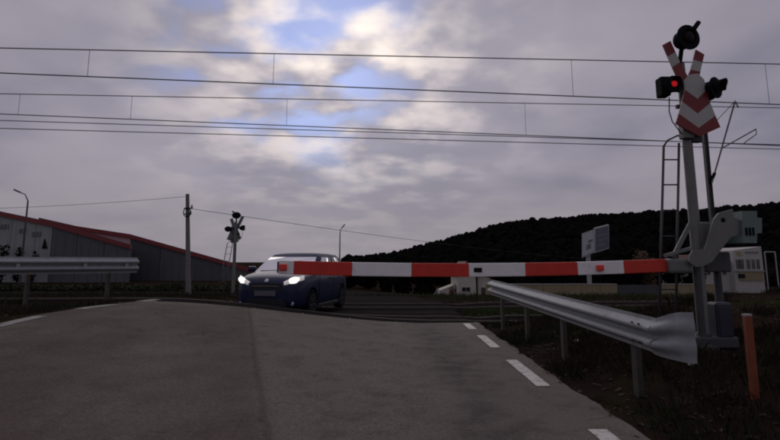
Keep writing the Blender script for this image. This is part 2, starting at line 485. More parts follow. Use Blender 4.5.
# right rail
A = Vector((2.15, 11.0, .93)); B = Vector((2.43, 4.75, .79))
droot = (B - A); nrm = Vector((droot.y, -droot.x, 0)).normalized()
if nrm.x > 0: nrm = -nrm
gr = empty('guard_rail', (2.3, 7.5, h(2.3, 7.5))); o = gr.location
path = []
for i in range(25):
    t = i / 24; q = A.lerp(B, t); path.append((q.x, q.y, q.z, .315, .085, nrm))
m = MB(); rows = w_beam(path); shell(m, rows, .006, [nrm] * len(rows)); m.build('beam', M_galv, gr, o, smooth=32)
# flared end shoe
m = MB(); pth = []; ns = []
E0 = B + Vector((.004, -.002, .004))
for i in range(13):
    t = i / 12
    ang = t * t * 1.5
    dirn = Vector((droot.x, droot.y, 0)).normalized()
    if i == 0: q = E0.copy() + nrm * .007 - dirn * .1
    else:
        q = q + (Matrix.Rotation(ang, 3, 'Z') @ dirn) * (.036)
    n_ = (Matrix.Rotation(ang, 3, 'Z') @ nrm)
    z = lerp(.79, .865, sm(.1, .8, t)); H = lerp(.325, .43, sm(.05, .9, t)); dp = lerp(.085, .012, sm(.05, .95, t))
    pth.append((q.x, q.y, z, H, dp, n_)); ns.append(n_)
rows = w_beam(pth); shell(m, rows, .006, ns); m.build('end_shoe', M_galv, gr, o, smooth=60)
for i, Y in enumerate((10.6, 9.0, 7.35, 5.4)):
    t = (A.y - Y) / (A.y - B.y); q = A.lerp(B, t); zb = ground_z(q.x + .12, Y) - .05
    m = MB(); c = Vector((q.x + .1, Y, 0)); zt = q.z - .04
    for (cx, cy, sx, sy) in ((0, 0, .006, .11), (.028, -.052, .05, .006), (.028, .052, .05, .006)):
        m.box((c.x + cx, c.y + cy, (zb + zt) / 2), (sx, sy, zt - zb))
    m.build('post', M_post, gr, o)
    m = MB().box((q.x + .048, Y, q.z - .157), (.09, .09, .28), None, 0, .006); m.build('spacer', M_post, gr, o)
    for dz in (-.11, -.2):
        m = MB(); m.lathe([(.018, 0), (.018, .012), (.008, .016)], Matrix.Translation((q.x - .003, Y, q.z + dz + .0)) @ nrm.to_track_quat('Z', 'Y').to_matrix().to_4x4(), 8)
        m.build('bolt', M_dgrey, gr, o)
for k in range(4):       # bolt slots near the shoe
    q = A.lerp(B, .955 + .012 * (k % 2) * 1.6); z = q.z - (.07 if k < 2 else .235)
    m = MB().bar(Vector((q.x, q.y - .018, z)) + nrm * .088, Vector((q.x, q.y + .018, z)) + nrm * .088, .008, .014); m.build('bolt_slot', M_black, gr, o)
tag(gr, 'steel guard rail with flared end shoe beside the right road edge', 'guard rail', 'guard rails at the crossing')

# left rail
A2 = P(138, 257.5, 11.3); B2 = P(0, 256.5, 9.35); B2 = A2 + (B2 - A2) * 2.0
d2 = B2 - A2; n2 = Vector((-d2.y, d2.x, 0)).normalized()
if n2.y > 0: n2 = -n2
gl = empty('guard_rail', ((A2.x + B2.x) / 2, (A2.y + B2.y) / 2, h((A2.x + B2.x) / 2, (A2.y + B2.y) / 2))); o = gl.location
path = []
for i in range(25):
    q = A2.lerp(B2, i / 24); path.append((q.x, q.y, q.z, .33, .085, n2))
m = MB(); rows = w_beam(path); shell(m, rows, .006, [n2] * 25); m.build('beam', M_galv, gl, o, smooth=60)
L2 = d2.length
for k in range(4):
    s = .55 + 1.45 * k; q = A2.lerp(B2, s / L2); b = q - n2 * .1
    if s > L2: break
    zb = ground_z(b.x, b.y) - .05; zt = q.z - .04
    m = MB(); tang = d2.normalized()
    m.bar((b.x, b.y, zb), (b.x, b.y, zt), .11, .055, 0, tuple(tang)); m.build('post', M_post, gl, o)
    c = q - n2 * .045; m = MB().bar(Vector((c.x, c.y, q.z - .29)), Vector((c.x, c.y, q.z - .03)), .09, .085, 0, tuple(tang)); m.build('spacer', M_post, gl, o)
for px in (20, 86, 128):
    best = min((i / 200 for i in range(201)), key=lambda t: abs(390 + A2.lerp(B2, t).x / A2.lerp(B2, t).y * F * 1.004 - px))
    q = A2.lerp(B2, best); c = Vector((q.x, q.y, q.z - .165)) + n2 * .012
    m = MB(); tang = d2.normalized(); up = Vector((0, 0, 1))
    poly = [c + tang * (.035 * math.cos(a)) + up * (.06 * math.sin(a)) for a in [k * math.pi / 5 for k in range(10)]]
    m.prism(poly, n2 * .05); m.build('reflector', M_concrete, gl, o)
tag(gl, 'steel guard rail with pale reflectors in front of the warehouses', 'guard rail', 'guard rails at the crossing')

# ------------------------------------------------------------------ crossing signals
SD = 6.6; SX = 3.985; SZ = h(3.985, 6.6) - .05
def loc_pts(px):      # pixels of the near signal to local x,z of the sign plane
    out = []
    for x, y in px:
        q = P(x, y, SD); out.append((q.x - SX, q.z - SZ))
    return out
CROSS = {
 'upper_l': [([(660, 47), (667.5, 43), (672.5, 54), (665, 58.5)], 0), ([(665, 58.5), (672.5, 54), (677, 64), (669.5, 69)], 1), ([(669.5, 69), (677, 64), (685, 79), (677, 86)], 0)],
 'upper_r': [([(693.5, 51), (702, 56), (700, 64), (691, 61)], 0), ([(691, 61), (700, 64), (698, 73), (688.5, 71)], 1), ([(688.5, 71), (698, 73), (696, 84), (684, 82)], 0)],
 'lower': [([(681, 92), (680, 83), (685, 77), (694, 76), (700, 82), (702, 92), (693.5, 101)], 1),
           ([(681, 92), (693.5, 101), (693.5, 115.5), (678, 103.5)], 0), ([(693.5, 101), (702, 92), (706, 105), (693.5, 115.5)], 0),
           ([(678, 103.5), (693.5, 115.5), (694.5, 129.5), (675, 115.5)], 1), ([(693.5, 115.5), (706, 105), (711, 117.5), (694.5, 129.5)], 1),
           ([(675, 115.5), (694.5, 129.5), (695.5, 138), (672, 125.5)], 0), ([(694.5, 129.5), (711, 117.5), (716, 129), (695.5, 138)], 0)]}
def signal(loc, rz, label, near=True, lad=-1):
    root = empty('crossing_signal', loc, rz)
    wht, rd = M_signwhite, M_signred
    # mast
    m = MB(); m.tube([(0, .05, 0), (0, .05, 1.5), (0, .05, 3.0), (0, .05, 3.78)], [.072, .066, .06, .05], 14); m.build('mast', M_grey, root, smooth=40)
    m = MB(); m.lathe([(.16, -.05), (.16, .05), (.10, .07), (.085, .2)], Matrix.Translation((0, .05, 0)), 16); m.build('base_collar', M_dgrey, root, smooth=40)
    m = MB(); m.box((-.03, .0, 2.86), (.15, .12, .3), None, 0, .015); m.build('junction_box', M_grey, root)
    m = MB(); m.box((.10, .03, 2.8), (.14, .10, .26), None, 0, .015); m.build('terminal_box', M_dgrey, root)
    for nm, dy in (('upper_l', -.075), ('upper_r', -.055), ('lower', -.095)):
        m = MB()
        for px, c in CROSS[nm]:
            pts = loc_pts(px); m.prism([(x, dy, z) for x, z in pts], (0, .018, 0), c)
        # plain grey rear sheet
        for px, c in CROSS[nm]:
            pts = loc_pts(px); m.prism([(x, dy + .0185, z) for x, z in pts], (0, .003, 0), 2)
        m.build('cross_board' if nm != 'lower' else 'lower_cross_board', [rd, wht, M_grey], root)
    for bz in (3.45, 3.15): MB().box((0, -.02, bz), (.3, .04, .05)).build('bracket', M_dgrey, root)
    def lamp(cx, cz, r, yaw, lens, vis=1.0, lr=.56):
        q = Matrix.Translation((cx, -.11, cz)) @ Matrix.Rotation(yaw, 4, 'Z') @ Matrix.Rotation(R(90), 4, 'X')
        m = MB(); m.lathe([(r * .55, -.16), (r * .72, -.12), (r * .72, 0), (r, 0.005), (r, .02), (r * .62, .022)], q, 22)
        l = m.build('signal_lamp', M_black, root, smooth=35)
        m = MB()   # visor: open half tube
        n = 14; rows = []
        for i in range(2):
            row = []
            for k in range(n + 1):
                a = R(-30) + R(240) * k / n; rr = r * .62
                dep = .022 + (r * vis if i else 0) * (.6 + .4 * max(0, math.sin(a)))
                row.append(q @ Vector((rr * math.cos(a), rr * math.sin(a), dep)))
            rows.append(row)
        inner = [[q @ ((q.inverted() @ p).xy.to_3d() * .95 + Vector((0, 0, (q.inverted() @ p).z))) for p in row] for row in rows]
        m.grid(rows); m.grid(inner); m.grid([rows[1], inner[1]]); m.build('visor', M_black, l, smooth=40)
        m = MB(); m.lathe([(r * lr, .024), (r * lr * .8, .036), (r * lr * .4, .046), (0, .05)], q, 18); m.build('lens', lens, l, smooth=True)
        return l
    top = loc_pts([(683, 41)])[0]; lf = loc_pts([(669, 87)])[0]; rt = loc_pts([(709, 92)])[0]
    lamp(top[0], top[1], .175, R(12), M_darklens, .15)
    q = loc_pts([(683, 46), (681, 62), (685, 76)]); m = MB(); m.tube([(x, .03, z) for x, z in q], .03, 8); m.build('lamp_stem', M_black, root, smooth=40)
    q = loc_pts([(689, 33), (693.5, 26)]); m = MB()
    m.tube([(q[0][0], -.10, q[0][1]), (q[1][0], -.12, q[1][1]), (q[1][0] + .006, -.12, q[1][1] + .008)], [.035, .032, .016], 10); m.build('lamp_cap', M_black, root, smooth=40)
    lamp(lf[0], lf[1], .115, R(-4), M_redlens if near else M_darklens, .9, .36)
    lamp(rt[0] + .01, rt[1] + .02, .145, R(30), M_darklens, .9)
    m = MB().box((lf[0] - .07, .02, lf[1] + .0), (.13, .16, .27), None, 0, .02); m.build('lamp_housing', M_black, root)
    m = MB().box((rt[0] - .02, .03, rt[1]), (.16, .16, .22), None, 0, .03); m.build('lamp_housing', M_black, root)
    m = MB(); m.tube([(lf[0], .06, lf[1]), (0, .06, lf[1] - .05), (rt[0], .06, rt[1])], .02, 8); m.build('lamp_arm', M_black, root)
    c = loc_pts([(668, 98), (668, 112), (671, 122), (680, 134), (688, 140)])
    m = MB(); m.tube([(x, -.03, z) for x, z in c], .008, 6); m.build('cable', M_black, root, smooth=True)
    # ladder
    if lad < 0: px = [(668, 145), (684, 140), (661, 307), (678, 308)]
    tl, tr, bl, br = loc_pts([(668.5, 144), (684, 141), (661, 330), (678, 330)])
    sgn = 1 if lad < 0 else -1
    mt = M_dgrey if near else M_grey
    for a, b in ((tl, bl), (tr, br)):
        m = MB(); m.tube([(sgn * a[0], .12, a[1]), (sgn * b[0], .05, max(b[1], -.05))], .017, 8); m.build('ladder_rail', mt, root, smooth=True)
    nr = 7
    for k in range(nr):
        t = (k + .55) / nr
        a = [lerp(tl[i], bl[i], t) for i in (0, 1)]; b = [lerp(tr[i], br[i], t) for i in (0, 1)]
        m = MB(); yy = lerp(.12, .05, t); m.tube([(sgn * a[0], yy, a[1]), (sgn * b[0], yy, a[1])], .011, 6); m.build('ladder_rung', mt, root, smooth=True)
    m = MB(); m.tube([(sgn * tl[0], .12, tl[1]), (sgn * (tl[0] + .06), .12, tl[1] + .08), (sgn * (tr[0] - .02), .1, tr[1] + .1), (0, .06, tr[1] + .06)], .013, 6); m.build('ladder_hook', mt, root, smooth=True)
    return tag(root, label, 'crossing signal', 'level crossing signals with crossed boards')
signal((SX, SD, SZ), 0, 'tall crossing signal with red and white crossed boards and lit red lamp', True)
fs = P(233, 297, 26)
signal((fs.x, 26, h(fs.x, 26) - .05), R(180), 'grey rear of a crossing signal with ladder beside the wooden pole', False, 1).scale = (1.3, 1, 1)

# ------------------------------------------------------------------ boom barrier
br = empty('boom_barrier', (4.1, 6.75, h(4.1, 6.75) - .04)); o = br.location
BY = 6.42
def pl(px, Y): return [P(x, y, Y) for x, y in px]
edges = [(665, 265.3), (622, 266.3), (576, 267.8), (524, 269.5), (468, 270.5), (411, 270.2), (352, 269.6), (294, 267.2), (279, 266.6)]
def bdist(x): return lerp(6.0, 6.62, (x - 279) / (665 - 279))
pts = [P(x, y, bdist(x)) for x, y in edges]
# one straight boom: fit its ends, segments by measured joints
b0 = P(665, 265.4, 6.62); b1 = P(279, 267.2, 6.0)
for i in range(len(pts) - 1):
    a = b0.lerp(b1, (b0.x - pts[i].x) / (b0.x - b1.x)); b = b0.lerp(b1, (b0.x - pts[i + 1].x) / (b0.x - b1.x))
    sagf = lambda q: Vector((0, 0, -.045 * 4 * max(0, (b0.x - q.x) / (b0.x - b1.x)) * (1 - (b0.x - q.x) / (b0.x - b1.x))))
    if i == 0: a = b0.copy()
    if i == len(pts) - 2: b = b1.copy()
    a = a + sagf(a); b = b + sagf(b)
    t = 1 - .04 * i / 8
    m = MB(); m.bar(a, b, .08 * t, .165 * t, 0, (0, 0, 1), .008)
    m.build('boom_section', M_red if i % 2 == 0 else M_white, br, o)
m = MB(); m.bar(b1 + Vector((0, 0, 0)), b1 + (b1 - b0).normalized() * .02, .06, .13); m.build('boom_tip', M_dgrey, br, o)
for x in (598, 284):
    t = (b0.x - P(x, 267, bdist(x)).x) / (b0.x - b1.x); q = b0.lerp(b1, t); q = q + sagf(q) + Vector((0, -.055, 0))
    m = MB(); m.box(q, (.09, .05, .075), None, 0, .012); bl = m.build('boom_lamp', M_redlamp, br, o)
q = b0.lerp(b1, (b0.x - P(477, 270, bdist(477)).x) / (b0.x - b1.x)); q = q + sagf(q) + Vector((0, -.042, 0))
m = MB().box(q, (.10, .014, .055), None, 0, .004); m.build('boom_plate', M_black, br, o)
# fork / drum that holds the boom
m = MB(); m.box(P(677, 266, 6.62), (.30, .20, .19), None, 0, .04); m.build('boom_clamp', M_grey, br, o)
for dy, nm in ((-.16, 'crank_plate'), (.18, 'crank_plate')):
    Y = 6.62 + dy + (0 if dy < 0 else 0)
    m = MB(); poly = pl([(689, 262), (690, 255), (694, 250), (705, 249), (714, 219), (719, 213), (733, 209), (734, 218), (740, 220), (740, 234), (731, 237), (712, 262), (704, 266), (696, 267)], Y)
    m.prism(poly, (0, .03, 0)); m.build(nm, M_grey, br, o)
    c = P(723, 220, Y); m = MB(); m.lathe([(.03, -.012), (.03, .0)], Matrix.Translation(c) @ Matrix.Rotation(R(90), 4, 'X'), 10); 
    if dy < 0: m.v = [q + Vector((0, -.004, 0)) for q in m.v]; m.build('pivot_bolt', M_black, br, o)
m = MB(); m.prism(pl([(742, 211), (757, 211), (757, 217.5), (762, 218), (762, 233), (757, 233.5), (757, 243), (743, 243)], 6.42), (0, .34, 0)); cw = m.build('counterweight', M_teal, br, o)
for x in (746.5, 750, 753.5):
    m = MB().box(P(x, 231.5, 6.41), (.018, .016, .10)); m.build('slot', M_black, cw, o)
m = MB(); m.bar(P(738, 227, 6.60), P(744, 227, 6.60), .3, .1); m.build('counterweight_arm', M_dgrey, br, o)
m = MB(); m.box(P(711, 262, 6.80) , (.34, .30, .26), None, 0, .02); m.build('drive_housing', M_dgrey, br, o)
m = MB(); m.box(P(703, 245, 6.80), (.12, .2, .6), None, 0, .02); m.build('housing_back', M_grey, br, o)
for x, Y in ((696, 6.62), (716, 6.95)):
    t = P(x, 262, Y); zb = ground_z(t.x, Y) - .05
    m = MB(); m.tube([(t.x, Y, zb), (t.x, Y, t.z)], .05, 10); m.build('pedestal_leg', M_dgrey, br, o, smooth=40)
m = MB(); q = P(706, 320, 6.75); m.box((q.x, 6.8, h(q.x, 6.8) + .04), (.55, .5, .14), None, 0, .02); m.build('concrete_foot', M_dgrey, br, o)
m = MB(); m.bar(P(673, 257, 6.55), P(690, 224, 6.55), .03, .05); m.bar(P(664, 256, 6.50), P(692, 248, 6.50), .03, .04); m.build('stay', M_grey, br, o)
m = MB(); q = P(714, 312, 6.78); m.box((q.x, 6.66, h(q.x, 6.7) + .30), (.21, .2, .46), None, 0, .03); cab = m.build('motor_cabinet', M_navy, br, o)
m = MB().box((q.x, 6.555, h(q.x, 6.7) + .30), (.16, .012, .36), None, 0, .004); m.build('cabinet_door', M_navy, cab, o)
tag(br, 'lowered red and white crossing boom with grey counterweight drive', 'boom barrier')

# marker post
q = P(753, 376, 4.6); gz = ground_z(q.x, 4.6)
mp = empty('marker_post', (q.x, 4.6, gz)); o = mp.location; tp = P(753, 316, 4.6).z
m = MB().box((q.x, 4.6, (gz - .1 + tp) / 2), (.060, .05, tp - gz + .1), None, 0, .006); m.build('stake', M_orange, mp, o)
m = MB().box((q.x, 4.6, tp + .008), (.064, .054, .02), None, 0, .004); m.build('cap', M_concrete, mp, o)
tag(mp, 'short orange painted marker post on the right bank', 'post')

# ------------------------------------------------------------------ car
M_carpaint = mat('blue_car_paint', (.006, .010, .046), .42, .1, .06, 3, spec=.35, coat=.15)
M_carroof = mat('blue_roof_paint', (.007, .012, .060), .6, .1, .06, 3, spec=.12)
M_carblack = mat('car_black_trim', (.012, .012, .013), .5, 0, .1, 5)
M_chrome = mat('chrome', (.5, .5, .52), .15, .9, .05, 5)
M_glass = glass('car_glass', (.80, .83, .84), .22)
M_head = emit('headlight_lens_lit', (1, .95, .86), 1.15)
M_lens = mat('headlight_glass', (.45, .46, .48), .08, .3, .05, 5, coat=1)
M_lensl = emit('headlight_lens_glow', (.95, .9, .86), .22)
M_tail = mat('tail_lamp', (.3, .01, .01), .15, 0, .05, 5, coat=1)
M_seat = mat('seat_fabric', (.03, .03, .033), .9, 0, .2, 12)
M_plate = mat('plain_plate', (.10, .10, .11), .5, 0, .1, 9)
def car(loc, rz):
    root = empty('car', loc, rz)
    st = [(-2.02, .52, .34, .70), (-2.0, .62, .27, .79), (-1.93, .73, .21, .87), (-1.78, .81, .19, .935), (-1.55, .85, .18, .985), (-1.2, .87, .17, 1.03), (-.85, .875, .17, 1.06),
          (-.4, .88, .17, 1.05), (.2, .885, .17, 1.05), (.8, .88, .17, 1.06), (1.35, .87, .18, 1.06), (1.7, .84, .2, 1.06), (1.9, .79, .25, 1.04), (1.96, .7, .32, .98)]
    m = MB(); rows = []
    for y, w, zb, zt in st:
        H = zt - zb
        half = [(0, zb), (w * .6, zb), (w * .9, zb + .03), (w * .985, zb + .14 * H), (w, zb + .45 * H), (w * .99, zb + .70 * H), (w * .955, zb + .86 * H), (w * .88, zb + .955 * H), (w * .7, zt), (w * .35, zt + .02), (0, zt + .025)]
        ring = [(x, y, z) for x, z in half] + [(-x, y, z) for x, z in half[-2:0:-1]]
        rows.append(ring + ring[:1])
    m.grid(rows)
    n = len(rows[0]) - 1
    for e in (0, -1):
        c = Vector((0, rows[e][0][1] + (-.015 if e == 0 else .015), sum(q[2] for q in rows[e][:-1]) / n))
        m.add([c] + rows[e][:-1], [(0, i + 1, (i + 1) % n + 1) for i in range(n)])
    body = m.build('body', M_carpaint, root)
    bm = bmesh.new(); bm.from_mesh(body.data); bmesh.ops.remove_doubles(bm, verts=bm.verts, dist=.0005); bmesh.ops.recalc_face_normals(bm, faces=bm.faces); bm.to_mesh(body.data); bm.free()
    s = body.modifiers.new('s', 'SUBSURF'); s.levels = s.render_levels = 2
    cutters = []
    for wy in (-1.25, 1.22):
        for sx in (-1, 1):
            c = MB(); c.lathe([(.355, -.16), (.355, .16)], Matrix.Translation((sx * .84, wy, .32)) @ Matrix.Rotation(R(90), 4, 'Y'), 32)
            co = c.build('cutter', M_carblack, root); cutters.append(co)
            b = body.modifiers.new('b', 'BOOLEAN'); b.operation = 'DIFFERENCE'; b.object = co; b.solver = 'EXACT'
    bpy.context.view_layer.update()
    dg = bpy.context.evaluated_depsgraph_get()
    nm = bpy.data.meshes.new_from_object(body.evaluated_get(dg)); body.modifiers.clear(); body.data = nm; nm.name = 'body'
    nm.polygons.foreach_set('use_smooth', [True] * len(nm.polygons)); nm.set_sharp_from_angle(angle=R(40))
    for c in cutters: bpy.data.objects.remove(c)
    # greenhouse
    def ringpts(y0, y1, w, z, bow):
        pts = []
        for k in range(9):   # front edge, +x to -x
            u = k / 8; x = w * (1 - 2 * u) * .92; pts.append(Vector((x, y0 - bow * (1 - (2*u-1)**2), z + .0)))
        for k in range(17):  # right side (-x) front to back
            u = k / 16; pts.append(Vector((-w * (1 - .06 * abs(2*u - .8)**2), lerp(y0 + .05, y1 - .05, u), z)))
        for k in range(9):
            u = k / 8; x = -w * (1 - 2 * u) * .9; pts.append(Vector((x, y1 + bow * .5 * (1 - (2*u-1)**2), z)))
        for k in range(17):
            u = k / 16; pts.append(Vector((w * (1 - .06 * abs(2*(1-u) - .8)**2), lerp(y1 - .05, y0 + .05, u), z)))
        return pts
    levels = [(-1.08, 1.86, .80, 1.01, .12), (-.83, 1.80, .775, 1.14, .11), (-.60, 1.72, .735, 1.27, .10), (-.38, 1.62, .685, 1.38, .09), (-.22, 1.50, .62, 1.45, .07)]
    rg = [ringpts(*l) for l in levels]
    NP = len(rg[0]); pane = {'windscreen': [], 'rear_window': [], 'side_window': [], 'side_window2': [], 'side_window3': [], 'side_window4': []}
    shellf = MB()
    o9 = 9
    def cls(j, i):
        if 0 <= j <= 7: return 'windscreen' if 0 <= i <= 2 else None
        if i == 0: return None
        if o9 + 2 <= j <= o9 + 7: return 'side_window' if i < 3 or j > o9 + 3 else None
        if o9 + 9 <= j <= o9 + 13: return 'side_window2' if i < 4 else None
        if 26 <= j <= 33: return 'rear_window' if i < 3 else None
        if 35 + 8 + 0 <= j <= 35 + 13: return 'side_window3' if i < 3 or j < 35 + 12 else None
        if 35 + 2 <= j <= 35 + 6: return 'side_window4'
        return None
    for i in range(4):
        for j in range(NP):
            j2 = (j + 1) % NP; q = [rg[i][j], rg[i][j2], rg[i + 1][j2], rg[i + 1][j]]
            c = cls(j, i)
            if c and not (i == 3 and c.startswith('side')): pane[c].append(q)
            else: shellf.add(q, [(0, 1, 2, 3)])
    # roof
    top = rg[-1]; roofc = []
    fr = top[0:9]; sd = top[9:26]; bk = top[26:35]; sl = top[35:52]
    rows = []
    for k in range(17):
        a = sl[16 - k]; b = sd[k]; row = []
        for j in range(9):
            u = j / 8; q = a.lerp(b, u); q = q + Vector((0, 0, .045 * (1 - (2*u-1)**4) * (1 - .5 * (2*k/16-1)**4))); row.append(q)
        rows.append(row)
    shellf.grid([fr] + rows + [bk[::-1]])
    bmx = shellf.build('roof', M_carroof, root, smooth=True)
    bm = bmesh.new(); bm.from_mesh(bmx.data); bmesh.ops.remove_doubles(bm, verts=bm.verts, dist=.002); bmesh.ops.recalc_face_normals(bm, faces=bm.faces); bm.to_mesh(bmx.data); bm.free()
    for k, fl in pane.items():
        m = MB()
        for q in fl: m.add(q, [(0, 1, 2, 3)])
        ob = m.build(k.rstrip('234'), M_glass, root, smooth=True)
        bm = bmesh.new(); bm.from_mesh(ob.data); bmesh.ops.remove_doubles(bm, verts=bm.verts, dist=.002); bm.to_mesh(ob.data); bm.free()
    # wheels
    for wy in (-1.25, 1.22):
        for sx in (-1, 1):
            q = Matrix.Translation((sx * .78, wy, .31)) @ Matrix.Rotation(R(90) * sx, 4, 'Y')
            m = MB(); m.lathe([(.20, -.1), (.29, -.1), (.31, -.07), (.31, .07), (.29, .095), (.20, .09)], q, 28); w = m.build('tyre', M_rubber, root, smooth=40); w.name = 'wheel'
            m = MB(); m.lathe([(.20, .06), (.205, .09), (.19, .092), (.18, .06), (.06, .045), (.05, .075), (0, .08)], q, 24)
            for k in range(5):
                a = k * 2 * math.pi / 5; m.bar(q @ Vector((.04 * math.cos(a), .04 * math.sin(a), .07)), q @ Vector((.19 * math.cos(a), .19 * math.sin(a), .075)), .05, .03)
            m.build('rim', M_dgrey, w, smooth=40)
    # lamps
    for sx in (-1, 1):
        m = MB(); rows = []
        for i in range(9):
            u = i / 8
            x = lerp(.42, .80, u); yc = -1.975 + .30 * u ** 2.2; zc = lerp(.77, .90, u); hh = lerp(.045, .085, math.sin(u * math.pi * .75) ) * (1 - .3 * u)
            row = []
            for k in range(11):
                a = 2 * math.pi * k / 10; row.append((sx * (x + .015 * math.cos(a)), yc - .012 - .03 * max(0, math.cos(a)) * 1.0, zc + hh * math.sin(a)))
            rows.append(row)
        m.grid(rows); hl = m.build('headlight', M_lensl, root, smooth=True)
        q = Matrix.Translation((sx * .63, -1.93, .842)) @ Matrix.Rotation(sx * R(22), 4, 'Z') @ Matrix.Rotation(sx * R(-18), 4, 'Y') @ Matrix.Diagonal((1.35, 1, .72, 1)) @ Matrix.Rotation(R(90), 4, 'X')
        m = MB(); m.lathe([(.105, 0), (.095, .02), (.06, .036), (0, .045)], q, 18); m.build('bulb', M_head, hl, smooth=True)
        m = MB(); m.lathe([(.05, 0), (.05, .02), (0, .03)], Matrix.Translation((sx * .62, -1.955, .34)) @ Matrix.Rotation(R(90), 4, 'X'), 14); m.build('fog_lamp', M_lens, root, smooth=40)
        m = MB(); m.box((sx * .985, -.72, 1.08), (.2, .13, .14), None, 0, .04); m.bar((sx * .84, -.74, 1.02), (sx * .93, -.73, 1.05), .05, .04); mir = m.build('wing_mirror', M_carpaint, root, smooth=40)
        m = MB(); m.box((sx * .78, 1.80, .92), (.12, .18, .26), None, 0, .04); m.build('tail_light', M_tail, root, smooth=40)
        for y in (-.02, .85):
            m = MB(); m.box((sx * .895, y + .12, .86), (.03, .17, .03), None, 0, .01); m.build('door_handle', M_carpaint, root)
        for y in (-.80, .34):
            m = MB(); m.box((sx * .879, y, .62), (.012, .008, .70)); m.build('door_seam', M_carblack, root)
        m = MB(); m.box((sx * .872, -.02, .215), (.03, 1.7, .09), None, 0, .012); m.build('sill', M_carblack, root)
    m = MB(); m.prism([(-.40, -2.045, .66), (.40, -2.045, .66), (.34, -2.05, .78), (-.34, -2.05, .78)], (0, .06, 0)); gl_ = m.build('grille', M_carblack, root)
    m = MB(); m.prism([(-.52, -2.04, .28), (.52, -2.04, .28), (.44, -2.05, .44), (-.44, -2.05, .44)], (0, .08, 0)); m.build('lower_intake', M_carblack, root)
    m = MB(); m.box((0, -2.055, .56), (.52, .012, .11), None, 0, .004); m.build('number_plate', M_plate, root)
    m = MB(); m.bar((-.33, -2.056, .72), (.33, -2.056, .72), .012, .014); m.build('grille_bar', M_chrome, gl_)
    m = MB(); m.lathe([(.055, 0), (.05, .012), (0, .016)], Matrix.Translation((0, -1.99, .835)) @ Matrix.Rotation(R(65), 4, 'X'), 18); m.build('round_badge', M_chrome, root, smooth=True)
    # cabin
    m = MB(); m.box((0, -.72, .95), (1.4, .45, .12), None, 0, .04); m.build('dashboard', M_seat, root, smooth=40)
    for x in (-.37, .37):
        m = MB(); m.box((x, .15, .93), (.46, .14, .55), Matrix.Rotation(R(-12), 3, 'X'), 0, .05); m.box((x, .23, 1.27), (.24, .09, .15), None, 0, .04); m.build('seat', M_seat, root, smooth=40)
    m = MB(); pts = [Vector((.37 + .18 * math.cos(a), -.42 + .06 * math.sin(a), 1.0 + .17 * math.sin(a))) for a in [k * math.pi / 9 for k in range(19)]]; m.tube(pts, .014, 6); m.build('steering_wheel', M_seat, root, smooth=True)
    m = MB(); m.bar((-.55, -1.14, 1.045), (.05, -1.17, 1.06), .015, .015); m.bar((-.02, -1.17, 1.055), (.58, -1.12, 1.045), .015, .015); m.build('wiper', M_carblack, root)
    return tag(root, 'dark blue hatchback with lit headlights on the crossing beyond the boom', 'car')
cx_, cy_ = -2.52, 14.15
car((cx_, cy_, h(cx_, cy_) + .014), R(-11.5)).scale = (1.03, 1.0, 1.05)

# ------------------------------------------------------------------ overhead line
def wpoint(x, y, tf):
    r = ray(x, y); s = tf(0) / (r.y - .09 * r.x); return Vector((r.x * s, r.y * s, EYE + r.z * s))
def wire_line(p0, p1, tf):
    a = wpoint(*p0, tf); b = wpoint(*p1, tf); sl = (b.z - a.z) / (b.x - a.x)
    def at(X): return Vector((X, tf(X), a.z + sl * (X - a.x)))
    return at
def xat(px, at):     # world X of the wire under a pixel column
    return min((i * .02 for i in range(-1500, 1500)), key=lambda X: abs(CX + F * (X / (at(X).y * math.cos(PITCH) + (at(X).z - EYE) * math.sin(PITCH))) - px))
def catenary(top, bot, tf, drops, label):
    at, ab = wire_line(*top, tf), wire_line(*bot, tf)
    root = empty('overhead_line', (0, tf(0), ab(0).z)); o = root.location
    S = [-46, -23, -8, 0, 8, 23, 46, 80]
    m = MB(); m.tube([at(s) for s in S], .015, 5); m.build('messenger_wire', M_wire, root, o)
    m = MB(); m.tube([ab(s) for s in S], .016, 5); m.build('contact_wire', M_wire, root, o)
    for px in drops:
        X = xat(px, at); m = MB(); m.tube([at(X), ab(X)], .006, 5); m.build('dropper', M_wire, root, o)
    return tag(root, label, 'overhead line', 'overhead lines above the tracks'), at, ab
_, atA, abA = catenary(((100, 50), (680, 62)), ((100, 77), (667, 100)), t1, (-40, 90, 274, 571, 765), 'higher pair of overhead wires with droppers above the first track')
_, atC, abD = catenary(((100, 95.5), (735, 107)), ((100, 118), (740, 144)), t2, (20, 132, 287, 525), 'lower pair of overhead wires carried by the cantilever arm')
tf3 = lambda X: 20.2 + .09 * X
for (p0, p1), lb in ((((100, 123.5), (660, 141)), 'upper of two plain feeder wires running below the overhead lines'), (((100, 131), (660, 146)), 'lower of two plain feeder wires running below the overhead lines')):
    at = wire_line(p0, p1, tf3); m = MB(); m.tube([at(s) for s in (-60, -20, 0, 20, 60, 90)], .017, 5)
    tag(m.build('feeder_wire', M_wire, origin=at(0)), lb, 'wire', 'feeder wires')
